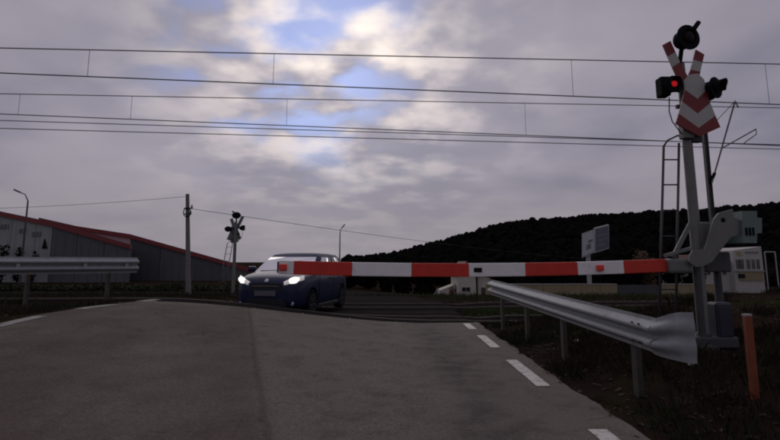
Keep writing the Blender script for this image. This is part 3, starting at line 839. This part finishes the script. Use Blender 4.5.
# catenary mast with cantilever (mast stands behind the near signal)
MYp = P(711, 205, 19.9); mz = h(MYp.x, 19.9)
cm = empty('catenary_mast', (MYp.x, 19.9, mz)); o = cm.location
m = MB(); 
for dx in (-.075, .075): m.box((MYp.x + dx, 19.9, mz + 4.1), (.012, .16, 8.3))
m.box((MYp.x, 19.9, mz + 4.1), (.14, .012, 8.3)); m.build('mast', M_dgrey, cm, o)
hook = Vector((MYp.x + .05, 19.8, P(712, 183, 19.8).z)); 
ap = wpoint(735, 102, t2); ap = Vector((P(735, 101, 18.0).x, 18.0, P(735, 101, 18.0).z))
reg0 = hook.lerp(ap, .44); reg1 = P(756, 129, 17.5); st1 = P(744, 143, t2(11.5))
m = MB(); m.tube([hook, ap], .03, 8); m.build('cantilever_tube', M_galv, cm, o)
m = MB(); m.tube([hook + Vector((0, .1, 0)), hook.lerp(ap, .13)], .06, 8); m.build('insulator', M_black, cm, o)
m = MB(); m.tube([reg0, reg1], .025, 8); m.build('registration_tube', M_galv, cm, o)
m = MB(); m.tube([reg1, reg1 + Vector((0, 0, -.18)), st1], .018, 6); m.build('steady_arm', M_galv, cm, o)
m = MB(); m.tube([ap, Vector((MYp.x, 19.8, P(705, 132, 19.8).z))], .012, 6); m.build('top_stay', M_wire, cm, o)
m = MB(); m.tube([ap, P(738, 107, 17.6)], .03, 6); m.build('messenger_clamp', M_dgrey, cm, o)
tag(cm, 'steel overhead line mast with cantilever arm behind the crossing signal', 'mast')

# ------------------------------------------------------------------ warehouses
M_wwhite = mat('white_cladding', (.27, .295, .29), .6, .1, .08, .6, .15, 12)
M_wgrey = mat('grey_cladding', (.088, .093, .10), .6, .1, .1, .6, .15, 12)
M_wgrey2 = mat('dark_grey_cladding', (.068, .072, .08), .6, .1, .1, .6, .15, 12)
M_fascia = mat('red_fascia', (.19, .022, .026), .5, 0, .1, 1)
M_pink = mat('pale_red_cladding', (.48, .33, .33), .6, 0, .08, 1)
M_roof = mat('roof_sheet', (.12, .06, .06), .6, .1, .15, 1)
M_letters = mat('sign_grey', (.16, .16, .17), .6, 0, .1, 2)
def hall(D, top, bounds, mats_, depth, label, base=-1.0):
    """gable wall facing the crossing: top = pixel outline of the roof edge, bounds = panel joints in pixels"""
    c = P((top[0][0] + top[-1][0]) / 2, 270, D); root = empty('warehouse', (c.x, D, base)); o = root.location
    def ty(x):
        for (a, b), (c_, d) in zip(top[:-1], top[1:]):
            if a <= x <= c_: return lerp(b, d, (x - a) / (c_ - a))
        return top[-1][1]
    tw = [P(x, y, D) for x, y in top]
    for i in range(len(bounds) - 1):
        xa, xb = bounds[i], bounds[i + 1]
        ks = [xa] + [x for x, _ in top if xa < x < xb] + [xb]
        tp = [P(x, ty(x), D) for x in ks]; tp[0].x += .03; tp[-1].x -= .03
        poly = [Vector((tp[0].x, D, base))] + [Vector((q.x, D, q.z - .12)) for q in tp] + [Vector((tp[-1].x, D, base))]
        m = MB(); m.prism(poly, (0, .18, 0))
        # vertical ribs
        x = tp[0].x + .5
        while x < tp[-1].x - .3:
            z = min(q.z for q in tp) - .5
            m.box((x, D - .012, (base + z) / 2), (.05, .03, max(.2, z - base))); x += 1.0
        m.build('wall_panel', mats_[i], root, o)
    # backing wall + roof + sides
    poly = [Vector((tw[0].x, D + .2, base))] + [Vector((q.x, D + .2, q.z - .14)) for q in tw] + [Vector((tw[-1].x, D + .2, base))]
    m = MB(); m.prism(poly, (-.62 * depth, depth, 0)); m.build('hall_body', M_wgrey2, root, o)
    for a, b in zip(tw[:-1], tw[1:]):
        m = MB(); m.prism([a + Vector((0, -.25, -.36)), b + Vector((0, -.25, -.36)), b + Vector((0, -.25, .1)), a + Vector((0, -.25, .1))], (0, .24, 0)); m.build('fascia', M_fascia, root, o)
        m = MB(); m.prism([a + Vector((0, -.25, .105)), b + Vector((0, -.25, .105)), b + Vector((0, -.25, .16)), a + Vector((0, -.25, .16))], (-.62 * (depth + .5), depth + .5, 0)); m.build('roof', M_roof, root, o)
    tag(root, label, 'warehouse', 'warehouses beyond the crossing'); return root
w1 = hall(58, [(-160, 184), (0, 212.5), (53, 223.5), (131.5, 246)], [-160, -80, -20, 13, 37, 53, 78, 105, 131.5], [M_wwhite] * 5 + [M_wgrey] * 3, 30, 'warehouse with white front and dark signs below a red roof edge')
hall(64, [(40, 219), (78, 227.5), (131, 235.5), (190, 252), (256, 270.5)], [40, 78, 131, 161, 192, 222, 256], [M_wgrey, M_pink, M_wgrey2, M_wgrey, M_wgrey2, M_wgrey], 40, 'long dark grey warehouse with pale red gable strip behind the wooden pole')
o = w1.location
for (x0, x1, y0, y1) in ((-4, 9, 224, 229), (19, 26, 228.5, 233), (32, 41, 231.5, 236.5)):
    a = P(x0, y0, 57.9); b = P(x1, y1, 57.9)
    n = 4
    for k in range(n):
        m = MB(); xa = lerp(a.x, b.x, k / n); xb = lerp(a.x, b.x, (k + .72) / n); m.box(((xa + xb) / 2, 57.93, (a.z + b.z) / 2), (xb - xa, .06, (a.z - b.z) * (.8 if k % 2 else 1))); m.build('sign_letter', M_letters, w1, o)
m = MB(); 
m.prism(pl([(41.5, 248.5), (47.5, 248.5), (45.6, 243.5), (46.2, 243.5), (44.5, 238.5), (42.9, 243.5), (43.4, 243.5)], 57.9), (0, .06, 0)); m.build('emblem', M_black, w1, o)

# ------------------------------------------------------------------ poles, lamps
M_polewood = mat('weathered_pole', (.17, .16, .155), .85, 0, .2, 5, .3, 20)
def tpole():
    D = 31.; a = P(188.5, 297, D); b = P(187.5, 194, D); zb = h(a.x, D)
    root = empty('utility_pole', (a.x, D, zb)); o = root.location
    m = MB(); m.tube([(a.x, D, zb - .2), (b.x, D, b.z)], [.16, .11], 12); m.build('shaft', M_polewood, root, o, smooth=40)
    for z, s in ((-.9, .42), (-1.25, .36)):
        q = Vector((b.x, D, b.z + z)); m = MB(); m.bar(q + Vector((-.1, -.15, 0)), q + Vector((s, -.15, 0)), .07, .07); m.build('cross_arm', M_dgrey, root, o)
        m = MB(); m.lathe([(.03, 0), (.07, .03), (.07, .08), (.03, .12), (.05, .16), (.02, .2)], Matrix.Translation(q + Vector((s - .05, -.15, .03))), 10); m.build('insulator', M_concrete, root, o, smooth=40)
    m = MB(); pts = [Vector((b.x + .12 + .22 * math.cos(k), D - .2, b.z - 1.15 + .28 * math.sin(k))) for k in [i * .33 for i in range(20)]]; m.tube(pts, .03, 6); m.build('cable_coil', M_black, root, o, smooth=True)
    tag(root, 'pale grey wooden utility pole with a cable coil near its top', 'pole')
    return b
pb = tpole()
def lamp_post(px, ybase, ytop, D, armx, army, label):
    b = P(px, ytop, D); zb = h(b.x, D); root = empty('street_lamp', (b.x, D, zb)); o = root.location
    e = P(armx, army, D)
    m = MB(); m.tube([(b.x, D, zb - .2), (b.x, D, lerp(zb, b.z, .5)), (b.x, D, b.z)], [.11, .09, .07], 10); m.build('pole', M_dgrey, root, o, smooth=40)
    mid = Vector((lerp(b.x, e.x, .35), D, lerp(b.z, e.z, .7))); m = MB(); m.tube([b, mid, e], [.06, .05, .045], 8); m.build('arm', M_dgrey, root, o, smooth=40)
    dr = (e - mid).normalized(); m = MB(); m.bar(e - dr * .1, e + dr * .6, .26, .14, 0, (0, 0, 1), .04); m.build('lamp_head', M_dgrey, root, o)
    return tag(root, label, 'street lamp', 'street lamps beyond the railway')
lamp_post(28, 252, 201, 50, 19.5, 192, 'curved arm street lamp in front of the white warehouse wall')
lamp_post(340, 262, 233, 72, 342.2, 227.5, 'slim street lamp rising behind the blue car')
def cable(name, a, b, sag, r, label, grp):
    pts = [a.lerp(b, k / 16) - Vector((0, 0, sag * 4 * (k / 16) * (1 - k / 16))) for k in range(17)]
    m = MB(); m.tube(pts, r, 5); tag(m.build(name, M_wire, origin=a), label, 'wire', grp)
cable('service_wire', pb + Vector((0, 0, -.15)), P(-180, 209, 34), .35, .012, 'service wire from the wooden pole over the warehouses', 'service wires')
cable('service_wire', pb + Vector((.2, 0, -.9)), P(640, 262, 90), .6, .016, 'service wire from the wooden pole towards the wooded hill', 'service wires')

# ------------------------------------------------------------------ billboard, house, wall, building
M_cream = mat('cream_render', (.52, .48, .41), .85, 0, .12, 1.5, .05, 20, .62, (.28, .23, .17), 1)
M_yellow = mat('yellow_render', (.26, .215, .125), .85, 0, .12, 1.2, .05, 20, .6, (.19, .15, .10), .8)
M_bwhite = mat('white_render', (.40, .39, .36), .8, 0, .08, 1.2, 0, None, .64, (.3, .28, .25), 1)
M_bluepanel = mat('blue_poster', (.06, .075, .115), .4, 0, .25, 1.5)
M_poster = mat('pale_poster', (.42, .44, .47), .4, 0, .1, 1.5)
M_win = mat('window_glass', (.02, .022, .026), .08, 0, .1, 3)
M_tile = mat('roof_tile', (.11, .05, .035), .85, 0, .3, 3, .3, 10)
M_metalw = mat('pale_metal', (.35, .36, .36), .5, .3, .1, 3)
D = 52.; q = P(590, 270, D); zb = h(q.x, D)
bb = empty('billboard', (q.x, D, zb)); o = bb.location
m = MB(); m.tube([(q.x, D + .3, zb - .2), (q.x, D + .3, P(590, 250, D).z)], .22, 12); m.build('post', M_metalw, bb, o, smooth=40)
def board(pxs, D0, D1, nm, face, bars):
    (x0, yt0, yb0), (x1, yt1, yb1) = pxs
    a, b, c, d = P(x0, yb0, D0), P(x1, yb1, D1), P(x1, yt1, D1), P(x0, yt0, D0)
    nn = (b - a).cross(d - a).normalized()
    if nn.y > 0: nn = -nn
    m = MB(); m.prism([a, b, c, d], -nn * .15); p = m.build(nm, M_metalw, bb, o)
    f = [a.lerp(c, .05), b.lerp(d, .05), c.lerp(a, .05), d.lerp(b, .05)]
    m = MB(); m.prism([w + nn * .005 for w in f], nn * .02); pf = m.build('poster', face, p, o)
    for (u0, u1, v0, v1, mt) in bars:
        e = [f[0].lerp(f[1], u).lerp(f[3].lerp(f[2], u), v) + nn * .027 for u, v in ((u0, v0), (u1, v0), (u1, v1), (u0, v1))]
        m = MB(); m.prism(e, nn * .01); m.build('print_block', mt, p, o)
board(((581.8, 233.5, 258), (594.5, 229, 252.5)), 52.3, 51.6, 'panel', M_poster, [(.35, .75, .2, .45, M_letters), (.5, .9, .5, .62, M_letters)])
board(((595, 228, 253), (609, 224.5, 248.5)), 51.5, 53.6, 'panel', M_bluepanel, [(.1, .85, .62, .7, M_letters), (.15, .9, .42, .5, M_letters), (.12, .7, .2, .28, M_letters)])
tag(bb, 'two panel billboard with white and dark blue posters on one pole', 'billboard')

# yellow wall with pillars
wl = empty('garden_wall', (16, 45, h(16, 45))); o = wl.location
def wallseg(xa, xb, D, yt, mt, nm='wall_panel'):
    a = P(xa, yt, D); b = P(xb, yt, D); zb = h(a.x, D) - .3
    m = MB(); m.prism([(a.x, D, zb), (b.x, D, zb), (b.x, D, a.z), (a.x, D, a.z)], (0, .22, 0)); m.build(nm, mt, wl, o)
    m = MB(); m.box(((a.x + b.x) / 2, D + .11, a.z + .03), (b.x - a.x - .02, .30, .055)); m.build('coping', M_concrete, wl, o)
for xa, xb in ((486, 505), (505.4, 524), (524.4, 543), (543.4, 562), (562.4, 581), (581.4, 600), (600.4, 617), (660.5, 690), (690.4, 716)): wallseg(xa, xb, 45, 284.5, M_yellow)
a = P(617.6, 285, 45.1); b = P(659.6, 285, 45.1); zb = h(a.x, 45)
for k in range(9):
    xa = lerp(a.x, b.x, k / 9); xb = lerp(a.x, b.x, (k + .92) / 9); m = MB(); m.box(((xa + xb) / 2, 45.15, (zb + a.z) / 2), (xb - xa, .05, a.z - zb)); m.build('gate_board', M_dgrey, wl, o)
tag(wl, 'low yellow rendered wall with a dark board gate behind the guard rail', 'wall')

def window(root, o, x0, x1, z0, z1, Y, frame=M_bwhite):
    m = MB(); t = .07
    m.box(((x0+x1)/2, Y - .02, z1 + t/2), (x1-x0+2*t, .08, t)); m.box(((x0+x1)/2, Y - .02, z0 - t/2), (x1-x0+2*t, .08, t))
    m.box((x0 - t/2, Y - .02, (z0+z1)/2), (t, .08, z1-z0)); m.box((x1 + t/2, Y - .02, (z0+z1)/2), (t, .08, z1-z0))
    w = m.build('window', frame, root, o)
    m = MB(); m.box(((x0+x1)/2, Y - .005, (z0+z1)/2), (x1-x0 - .004, .02, z1-z0 - .004)); m.build('pane', M_win, w, o)
    m = MB(); m.box(((x0+x1)/2, Y - .024, (z0+z1)/2), (.05, .018, z1-z0 - .004)); m.build('mullion', frame, w, o)
# small house
D = 62.; hx0, hx1 = P(458, 290, D).x, P(476, 290, D).x; zb = h(hx0, D)
hs = empty('house', ((hx0 + hx1) / 2, D, zb)); o = hs.location
pe = P(467, 273, D).z
m = MB(); m.prism([(hx0, D, zb), (hx1, D, zb), (hx1, D, pe - .0), ((hx0+hx1)/2, D, pe + 1.2), (hx0, D, pe)], (0, 7, 0)); m.build('wall', M_cream, hs, o)
for s in (-1, 1):
    xe = hx0 - .35 if s < 0 else hx1 + .35; xm = (hx0 + hx1) / 2
    m = MB(); m.prism([(xe, D - .4, pe - .35), (xm, D - .4, pe + 1.25), (xm, D - .4, pe + 1.4), (xe, D - .4, pe - .18)], (0, 7.8, 0)); m.build('roof', M_tile, hs, o)
a = P(462, 291.5, D); b = P(470, 287.5, D); window(hs, o, a.x, b.x, a.z, b.z, D)
x2, x3 = P(479.5, 290, D).x, P(492, 290, D).x
m = MB(); m.prism([(x2, D + 1, zb), (x3, D + 1, zb), (x3, D + 1, pe - .6), (x2, D + 1, pe - .3)], (0, 5, 0)); m.build('annex', M_cream, hs, o)
m = MB(); m.prism([(x2 - .3, D + .7, pe - .2), (x3 + .3, D + .7, pe - .52), (x3 + .3, D + .7, pe - .4), (x2 - .3, D + .7, pe - .08)], (0, 5.5, 0)); m.build('annex_roof', M_tile, hs, o)
a = P(483, 299, D); b = P(487, 288, D); m = MB(); m.box(((a.x+b.x)/2, D + .98, (zb + b.z) / 2), (b.x - a.x, .06, b.z - zb)); m.build('door', M_dgrey, hs, o)
xa, xb = P(441, 290, D).x, P(457, 290, D).x
m = MB(); m.prism([(xa, D + 1.5, zb), (xb, D + 1.5, zb), (xb, D + 1.5, P(457, 285, D).z), (xa, D + 1.5, P(441, 291, D).z)], (0, 3, 0)); m.build('lean_to', M_cream, hs, o)
tag(hs, 'small cream house with dark window and tiled roof beyond the boom', 'house')
# stair rail left of it
hr = empty('stair_rail', (P(432, 300, 50).x, 50, h(P(432, 300, 50).x, 50))); o = hr.location
for dx in (0, 4.5):
    m = MB(); m.bar(P(422 + dx, 302, 50), P(434 + dx, 289, 50), .12, .14); m.build('rail', M_metalw, hr, o)
for x, y in ((424, 300.0), (430, 293.5), (436.5, 290.0)):
    q = P(x, y, 50.1); m = MB(); m.tube([(q.x, 50.1, h(q.x, 50) - .1), q], .05, 8); m.build('post', M_metalw, hr, o)
tag(hr, 'sloping pale metal stair rail beside the small cream house', 'railing')
# pale building at right
D = 76.; zb = h(30, D); x0, x1 = P(733.5, 260, D).x, P(762.5, 260, D).x
bd = empty('office_building', ((x0 + x1) / 2, D, zb)); o = bd.location
zt0, zt1 = P(733, 250.5, D).z, P(762, 246.5, D).z
m = MB(); m.prism([(x0, D, zb), (x1, D, zb), (x1, D, zt1), (x0, D, zt0)], (0, 9, 0)); m.build('wall', M_bwhite, bd, o)
m = MB(); m.box(((x0 + x1) / 2, D - .1, P(745, 271, D).z), (x1 - x0 + .1, .18, .18)); m.build('ledge', M_concrete, bd, o)
for xa, xb in ((736.5, 739), (740.5, 743), (747, 749.2), (752, 754.2), (756.8, 759)):
    a = P(xa, 269, D); b = P(xb, 259.5, D); window(bd, o, a.x, b.x, a.z, b.z, D)
m = MB(); m.box(((x0 * .45 + x1 * .55), D - .06, P(745, 276, D).z), ((x1 - x0) * .82, .1, 1.4)); m.build('lower_cladding', M_yellow, bd, o)
a = P(738, 278, D); b = P(744, 274, D); m = MB(); m.box(((a.x + b.x)/2, D - .16, (a.z + b.z)/2), (b.x - a.x, .08, b.z - a.z)); m.build('shop_window', M_win, bd, o)
a = P(737, 255.5, D); b = P(741, 251.8, D); m = MB(); m.box(((a.x + b.x)/2, D - .05, (a.z + b.z)/2), (b.x - a.x, .06, b.z - a.z)); m.build('sign_emblem', mat('sign_yellow', (.34, .28, .10), .6, 0, .1, 4), bd, o)
for k in range(6):
    a = P(746 + k * 2.3, 252.5, D); m = MB(); m.box((a.x, D - .04, a.z), (.2, .05, .3)); m.build('sign_letter', M_letters, bd, o)
xa = P(690, 262, D).x
m = MB(); m.prism([(xa, D + 1, zb), (x0 - .02, D + 1, zb), (x0 - .02, D + 1, P(730, 262, D).z), (xa, D + 1, P(700, 264, D).z)], (0, 7, 0)); m.build('side_wing', M_bwhite, bd, o)
for xw in (693, 702, 711, 719, 727):
    a = P(xw, 275, D); b = P(xw + 3, 266.5, D); window(bd, o, a.x, b.x, a.z, b.z, D + 1)
m = MB(); m.prism([(xa - .3, D + .6, P(700, 264, D).z + .02), (x0 - .05, D + .6, P(730, 262, D).z + .02), (x0 - .05, D + 4, P(730, 258, D).z + .4), (xa - .3, D + 4, P(700, 258, D).z + .4)], (0, .0, .12)); m.build('wing_roof', M_tile, bd, o)
tag(bd, 'pale two storey building with tall windows behind the counterweight', 'building')
# frame right of the building
D = 70.; c = P(770, 270, D); fr_ = empty('goal_frame', (c.x, D, h(c.x, D))); fr_.name = 'metal_frame'; o = fr_.location
m = MB()
for px in (764.5, 775): q = P(px, 252, D); m.tube([(q.x, D, h(q.x, D) - .1), q], .07, 8)
m.tube([P(764.5, 252, D), P(775, 252, D)], .07, 8); m.build('frame', M_metalw, fr_, o)
tag(fr_, 'pale metal frame standing beside the two storey building', 'frame')

# ------------------------------------------------------------------ hill and vegetation
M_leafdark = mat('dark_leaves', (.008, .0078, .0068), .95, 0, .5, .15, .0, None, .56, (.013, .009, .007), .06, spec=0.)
M_leaf = mat('shrub_leaves', (.030, .034, .016), .8, 0, .5, 1.2, spec=.2)
M_leafbrown = mat('autumn_leaves', (.075, .048, .024), .8, 0, .4, 1.2, spec=.2)
M_bark = mat('bark', (.05, .04, .032), .9, 0, .25, 6, .4)
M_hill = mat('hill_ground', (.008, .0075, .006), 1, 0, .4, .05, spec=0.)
RID = [(338, 266), (350, 261.5), (370, 258.5), (400, 253.5), (430, 245.5), (470, 236), (490, 229), (510, 224), (550, 222), (590, 218.5), (640, 215), (700, 212.5), (780, 206), (900, 200), (1200, 212)]
HD = 330.
def ridge_z(X):
    px = CX + F * X / HD * 1.0
    if px <= RID[0][0]: return -4.
    for (a, b), (c, d) in zip(RID[:-1], RID[1:]):
        if a <= px <= c: return EYE + (262 - lerp(b, d, (px - a) / (c - a))) * HD / F * 1.0 - 2.9
    return EYE + 45 * HD / F - 4.6
def hill_z(X, Y):
    # profile in the plane through the eye so the slope rises to the ridge
    k = sm(150, HD, Y) if Y < HD else 1 - .5 * sm(HD, 620, Y)
    return -3.4 + (ridge_z(X * HD / max(Y, HD * .55)) + 3.4) * k + mnoise.noise(Vector((X * .03, Y * .03, 2))) * 1.2 * k - .4
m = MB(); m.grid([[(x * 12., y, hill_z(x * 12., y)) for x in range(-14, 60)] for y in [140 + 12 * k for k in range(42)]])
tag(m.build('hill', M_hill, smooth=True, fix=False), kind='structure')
bm = bmesh.new(); bmesh.ops.create_icosphere(bm, subdivisions=1, radius=1); bm.verts.ensure_lookup_table(); bm.verts.index_update()
ICO_V = [q.co.copy() for q in bm.verts]; ICO_F = [[q.index for q in f.verts] for f in bm.faces]; bm.free()
bm = bmesh.new(); bmesh.ops.create_icosphere(bm, subdivisions=2, radius=1); bm.verts.ensure_lookup_table(); bm.verts.index_update()
ICO2_V = [q.co.copy() for q in bm.verts]; ICO2_F = [[q.index for q in f.verts] for f in bm.faces]; bm.free()
m = MB(); rs = random.Random(11)
for i in range(8200):
    Y = HD * (1 - .42 * rs.random() ** 1.7) + rs.uniform(0, 14) if i < 6500 else rs.uniform(95, 200)
    X = rs.uniform(-70 if i < 6500 else .03 * Y, 1.05 * Y)
    z = max(hill_z(X, Y), h(X, Y)) if Y > 140 else h(X, Y)
    if i < 6500 and ridge_z(X * HD / Y) < -2.5: continue
    s = rs.uniform(1.0, 2.6) * (1 if i < 6500 else .75); sz = s * rs.uniform(.75, 1.15)
    c = Vector((X, Y, z + sz * 1.0)); 
    m.add([c + Vector((q.x * s * rs.uniform(.6, 1.3), q.y * s * rs.uniform(.6, 1.3), q.z * sz * rs.uniform(.7, 1.25))) for q in ICO2_V], ICO2_F)
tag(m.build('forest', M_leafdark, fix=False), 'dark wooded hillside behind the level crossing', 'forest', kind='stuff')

def leaf_cloud(m, c, rad, n, size, rs, mi=0):
    for i in range(n):
        while True:
            d = Vector((rs.uniform(-1, 1), rs.uniform(-1, 1), rs.uniform(-1, 1)))
            if .05 < d.length < 1: break
        d = d.normalized() * d.length ** .45
        p = c + Vector((d.x * rad[0], d.y * rad[1], d.z * rad[2]))
        a = Vector((rs.gauss(0, 1), rs.gauss(0, 1), rs.gauss(0, 1))).normalized(); b = a.orthogonal().normalized(); s = size * rs.uniform(.6, 1.4)
        m.add([p - a * s, p + b * s * .55, p + a * s, p - b * s * .55], [(0, 1, 2, 3)], mi)
def shrub(name, px, ytop, D, wpx, label, cat, leaf, grp, seed, trunk=.35, size=None, n=900):
    rs = random.Random(seed); b = P(px, ytop, D); zb = h(b.x, D); H = b.z - zb; w = wpx * D / F / 2
    root = empty(name, (b.x, D, zb)); o = root.location
    m = MB(); th = H * trunk
    m.tube([(b.x, D, zb - .2), (b.x + .05, D, zb + th), (b.x, D, zb + H * .75)], [.05 * H * .5, .035 * H * .5, .01], 7)
    for k in range(4):
        a = rs.uniform(0, 6.3); m.tube([(b.x, D, zb + th * rs.uniform(.5, 1.2)), (b.x + math.cos(a) * w * .6, D + math.sin(a) * w * .6, zb + H * rs.uniform(.5, .8))], [.02 * H * .5, .006], 5)
    m.build('trunk', M_bark, root, o)
    m = MB()
    for k in range(9):
        a = rs.uniform(0, 6.3); r_ = rs.uniform(0, .62) * w; cz = lerp(th * .8, H * .82, rs.random())
        leaf_cloud(m, Vector((b.x + math.cos(a) * r_, D + math.sin(a) * r_, zb + cz)), (w * rs.uniform(.35, .55), w * rs.uniform(.35, .55), H * rs.uniform(.16, .26)), n // 9, size or .16, rs)
    m.build('crown', leaf, root, o, fix=False)
    return tag(root, label, cat, grp)
row = [(350, 262, 46, 30, 'shrub hiding the lower street lamp pole'), (368, 259, 48, 30, 'rounded shrub behind the right edge of the car'), (386, 263, 45, 30, 'low wide shrub'), (404, 258, 49, 32, 'taller shrub'), (424, 264, 47, 28, 'shrub at the foot of the pale stair rail')]
for i, (px, yt, D, w, lb) in enumerate(row):
    lab = ['dark leafy shrub partly hidden behind the blue car', 'dark leafy shrub next to the one behind the blue car', 'low dark shrub in the middle of the shrub row', 'tall dark shrub second from the stair rail', 'dark leafy shrub right next to the pale stair rail'][i]
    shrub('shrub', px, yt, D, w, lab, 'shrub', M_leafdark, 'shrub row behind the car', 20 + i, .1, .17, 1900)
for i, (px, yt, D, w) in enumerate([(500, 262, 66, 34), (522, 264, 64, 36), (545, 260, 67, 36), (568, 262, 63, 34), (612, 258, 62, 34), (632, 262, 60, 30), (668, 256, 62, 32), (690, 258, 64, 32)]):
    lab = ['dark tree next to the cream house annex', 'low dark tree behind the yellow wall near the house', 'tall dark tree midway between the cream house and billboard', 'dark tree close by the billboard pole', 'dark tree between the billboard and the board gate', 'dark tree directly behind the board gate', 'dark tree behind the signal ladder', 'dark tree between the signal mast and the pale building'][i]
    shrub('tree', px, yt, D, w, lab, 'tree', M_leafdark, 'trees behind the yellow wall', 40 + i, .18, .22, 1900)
shrub('tree', 645, 246, 60, 30, 'brownish autumn tree above the dark board gate', 'tree', M_leafbrown, None, 61, .4, .2, 1100)
shrub('shrub', 452, 282, 60, 9, 'small reddish shrub against the cream house', 'shrub', mat('red_leaves', (.09, .035, .025), .8, 0, .4, 2), None, 62, .2, .1, 350)
for i, (px, yt, w, lb) in enumerate(((4, 244.5, 14, 'biggest dark bush against the white warehouse wall'), (21, 247, 13, 'dark bush by the curved street lamp at the white wall'), (36, 249, 12, 'dark bush beside the tree emblem on the white wall'))):
    shrub('shrub', px, yt, 56.5, w, lb, 'shrub', M_leafdark, 'bushes by the white warehouse', 70 + i, .15, .14, 500)
# hedge in front of the halls
rs = random.Random(5); m = MB(); D = 40.
for k in range(60):
    px = lerp(-30, 262, k / 59) + rs.uniform(-3, 3); b = P(px, 285.5 + rs.uniform(-2.5, 2), D); zb = h(b.x, D)
    if -7 < b.x < 3: continue
    leaf_cloud(m, Vector((b.x, D + rs.uniform(-.4, .4), (zb + b.z) / 2)), (.9, .5, max(.25, (b.z - zb) / 2)), 90, .11, rs)
hd = m.build('hedge', M_leaf, origin=P(120, 290, D), fix=False); tag(hd, 'low dark hedge in front of the warehouses', 'hedge')

# verge grass, weeds and dead leaves: far too many to count
M_grass = mat('dry_grass', (.030, .024, .013), .85, 0, .5, 1.5, spec=.2)
M_grassg = mat('green_grass', (.022, .030, .010), .85, 0, .4, 1.5, spec=.2)
M_grassl = mat('fresh_grass', (.050, .072, .020), .85, 0, .4, 1.5, spec=.2)
M_dead = mat('dead_leaves', (.042, .025, .015), .85, 0, .5, 3, spec=.2)
def tuft(m, X, Y, rs, hh, n, spread, mi):
    z = ground_z(X, Y) - .01
    for k in range(n):
        x = X + rs.gauss(0, spread); y = Y + rs.gauss(0, spread); a = rs.uniform(0, 6.3); l = hh * rs.uniform(.5, 1.2); w = .004 + l * .018
        dx, dy = math.cos(a), math.sin(a); lean = rs.uniform(.1, .7) * l
        m.add([(x - dy * w, y + dx * w, z), (x + dy * w, y - dx * w, z), (x + dx * lean * .4 + dy * w * .7, y + dy * lean * .4 - dx * w * .7, z + l * .6), (x + dx * lean, y + dy * lean, z + l), (x + dx * lean * .4 - dy * w * .7, y + dy * lean * .4 + dx * w * .7, z + l * .6)], [(0, 1, 2, 3, 4)], mi)
m = MB(); rs = random.Random(9)
for i in range(8000):
    X = rs.uniform(1.95, 9.5); Y = rs.uniform(2.2, 13.5)
    if Y > 11 and X < 2.2: continue
    if abs(X - 3.9) < .5 and abs(Y - 6.7) < .4: continue
    nz = mnoise.noise(Vector((X * .8, Y * .8, 5)))
    if nz < -.15: continue
    gr_ = mnoise.noise(Vector((X * .5, Y * .5, 9))) + (.35 if X < 2.6 else -.1)
    tuft(m, X, Y, rs, rs.uniform(.05, .14) * (1.6 if rs.random() < .12 else 1), 8, .07, 1 if gr_ > .15 else 0)
for i in range(3600):
    X = rs.uniform(-14, -5.1); Y = rs.uniform(5, 13.5)
    if X > XL(Y) - .12: continue
    if mnoise.noise(Vector((X * .8, Y * .8, 5))) < -.2: continue
    tuft(m, X, Y, rs, rs.uniform(.05, .16), 7, .07, 1 if mnoise.noise(Vector((X * .5, Y * .5, 9))) > .15 else 0)
for i in range(2600):       # beyond the tracks
    X = rs.uniform(-22, 22); Y = rs.uniform(19.2, 34)
    if -5.4 < X - bend(Y) < 2.2: continue
    tuft(m, X, Y, rs, rs.uniform(.1, .3), 6, .15, (2 if X > 0 else 1) if rs.random() < .6 else 0)
for i in range(1700):        # weeds between the two tracks right of the road
    X = rs.uniform(2.1, 16); Y = (t1(X) + t2(X)) / 2 + rs.uniform(-.6, .6)
    tuft(m, X, Y, rs, rs.uniform(.06, .16), 9, .09, 2)
tag(m.build('verge_grass', [M_grass, M_grassg, M_grassl], fix=False), 'dry and green grass tufts on the road verges', 'grass', kind='stuff')
m = MB()
for i in range(2600):
    if rs.random() < .75: X = rs.uniform(1.8, 7); Y = rs.uniform(2.5, 11)
    else: X = rs.uniform(-12, -5.9); Y = rs.uniform(5, 11)
    z = ground_z(X, Y) + .012; a = rs.uniform(0, 6.3); s = rs.uniform(.015, .045)
    u = Vector((math.cos(a), math.sin(a), rs.uniform(-.4, .4))) * s; v = Vector((-math.sin(a), math.cos(a), rs.uniform(-.4, .4))) * s * .6; c = Vector((X, Y, z))
    if XL(Y) < X < XR: c.z = h(X, Y) + .012
    m.add([c - u, c + v, c + u, c - v], [(0, 1, 2, 3)])
tag(m.build('dead_leaves', M_dead, fix=False), 'brown dead leaves scattered over the verge soil', 'leaves', kind='stuff')

# crumpled scraps of pale litter on the verge
rs = random.Random(31)
for (px, py, sc, lb) in ((577, 341, .07, 'crumpled pale paper scrap under the guard rail'), (690, 366, .05, 'small pale scrap in front of the barrier foot')):
    X, Y = gpt(px, py); z = ground_z(X, Y)
    m = MB(); m.add([Vector((X, Y, z + sc * .35)) + Vector((q.x * sc * rs.uniform(.5, 1.4), q.y * sc * .7 * rs.uniform(.5, 1.4), q.z * sc * .35 * rs.uniform(.3, 1.4))) for q in ICO_V], ICO_F)
    tag(m.build('paper_scrap', M_concrete, origin=(X, Y, z)), lb, 'litter', 'litter on the verge')
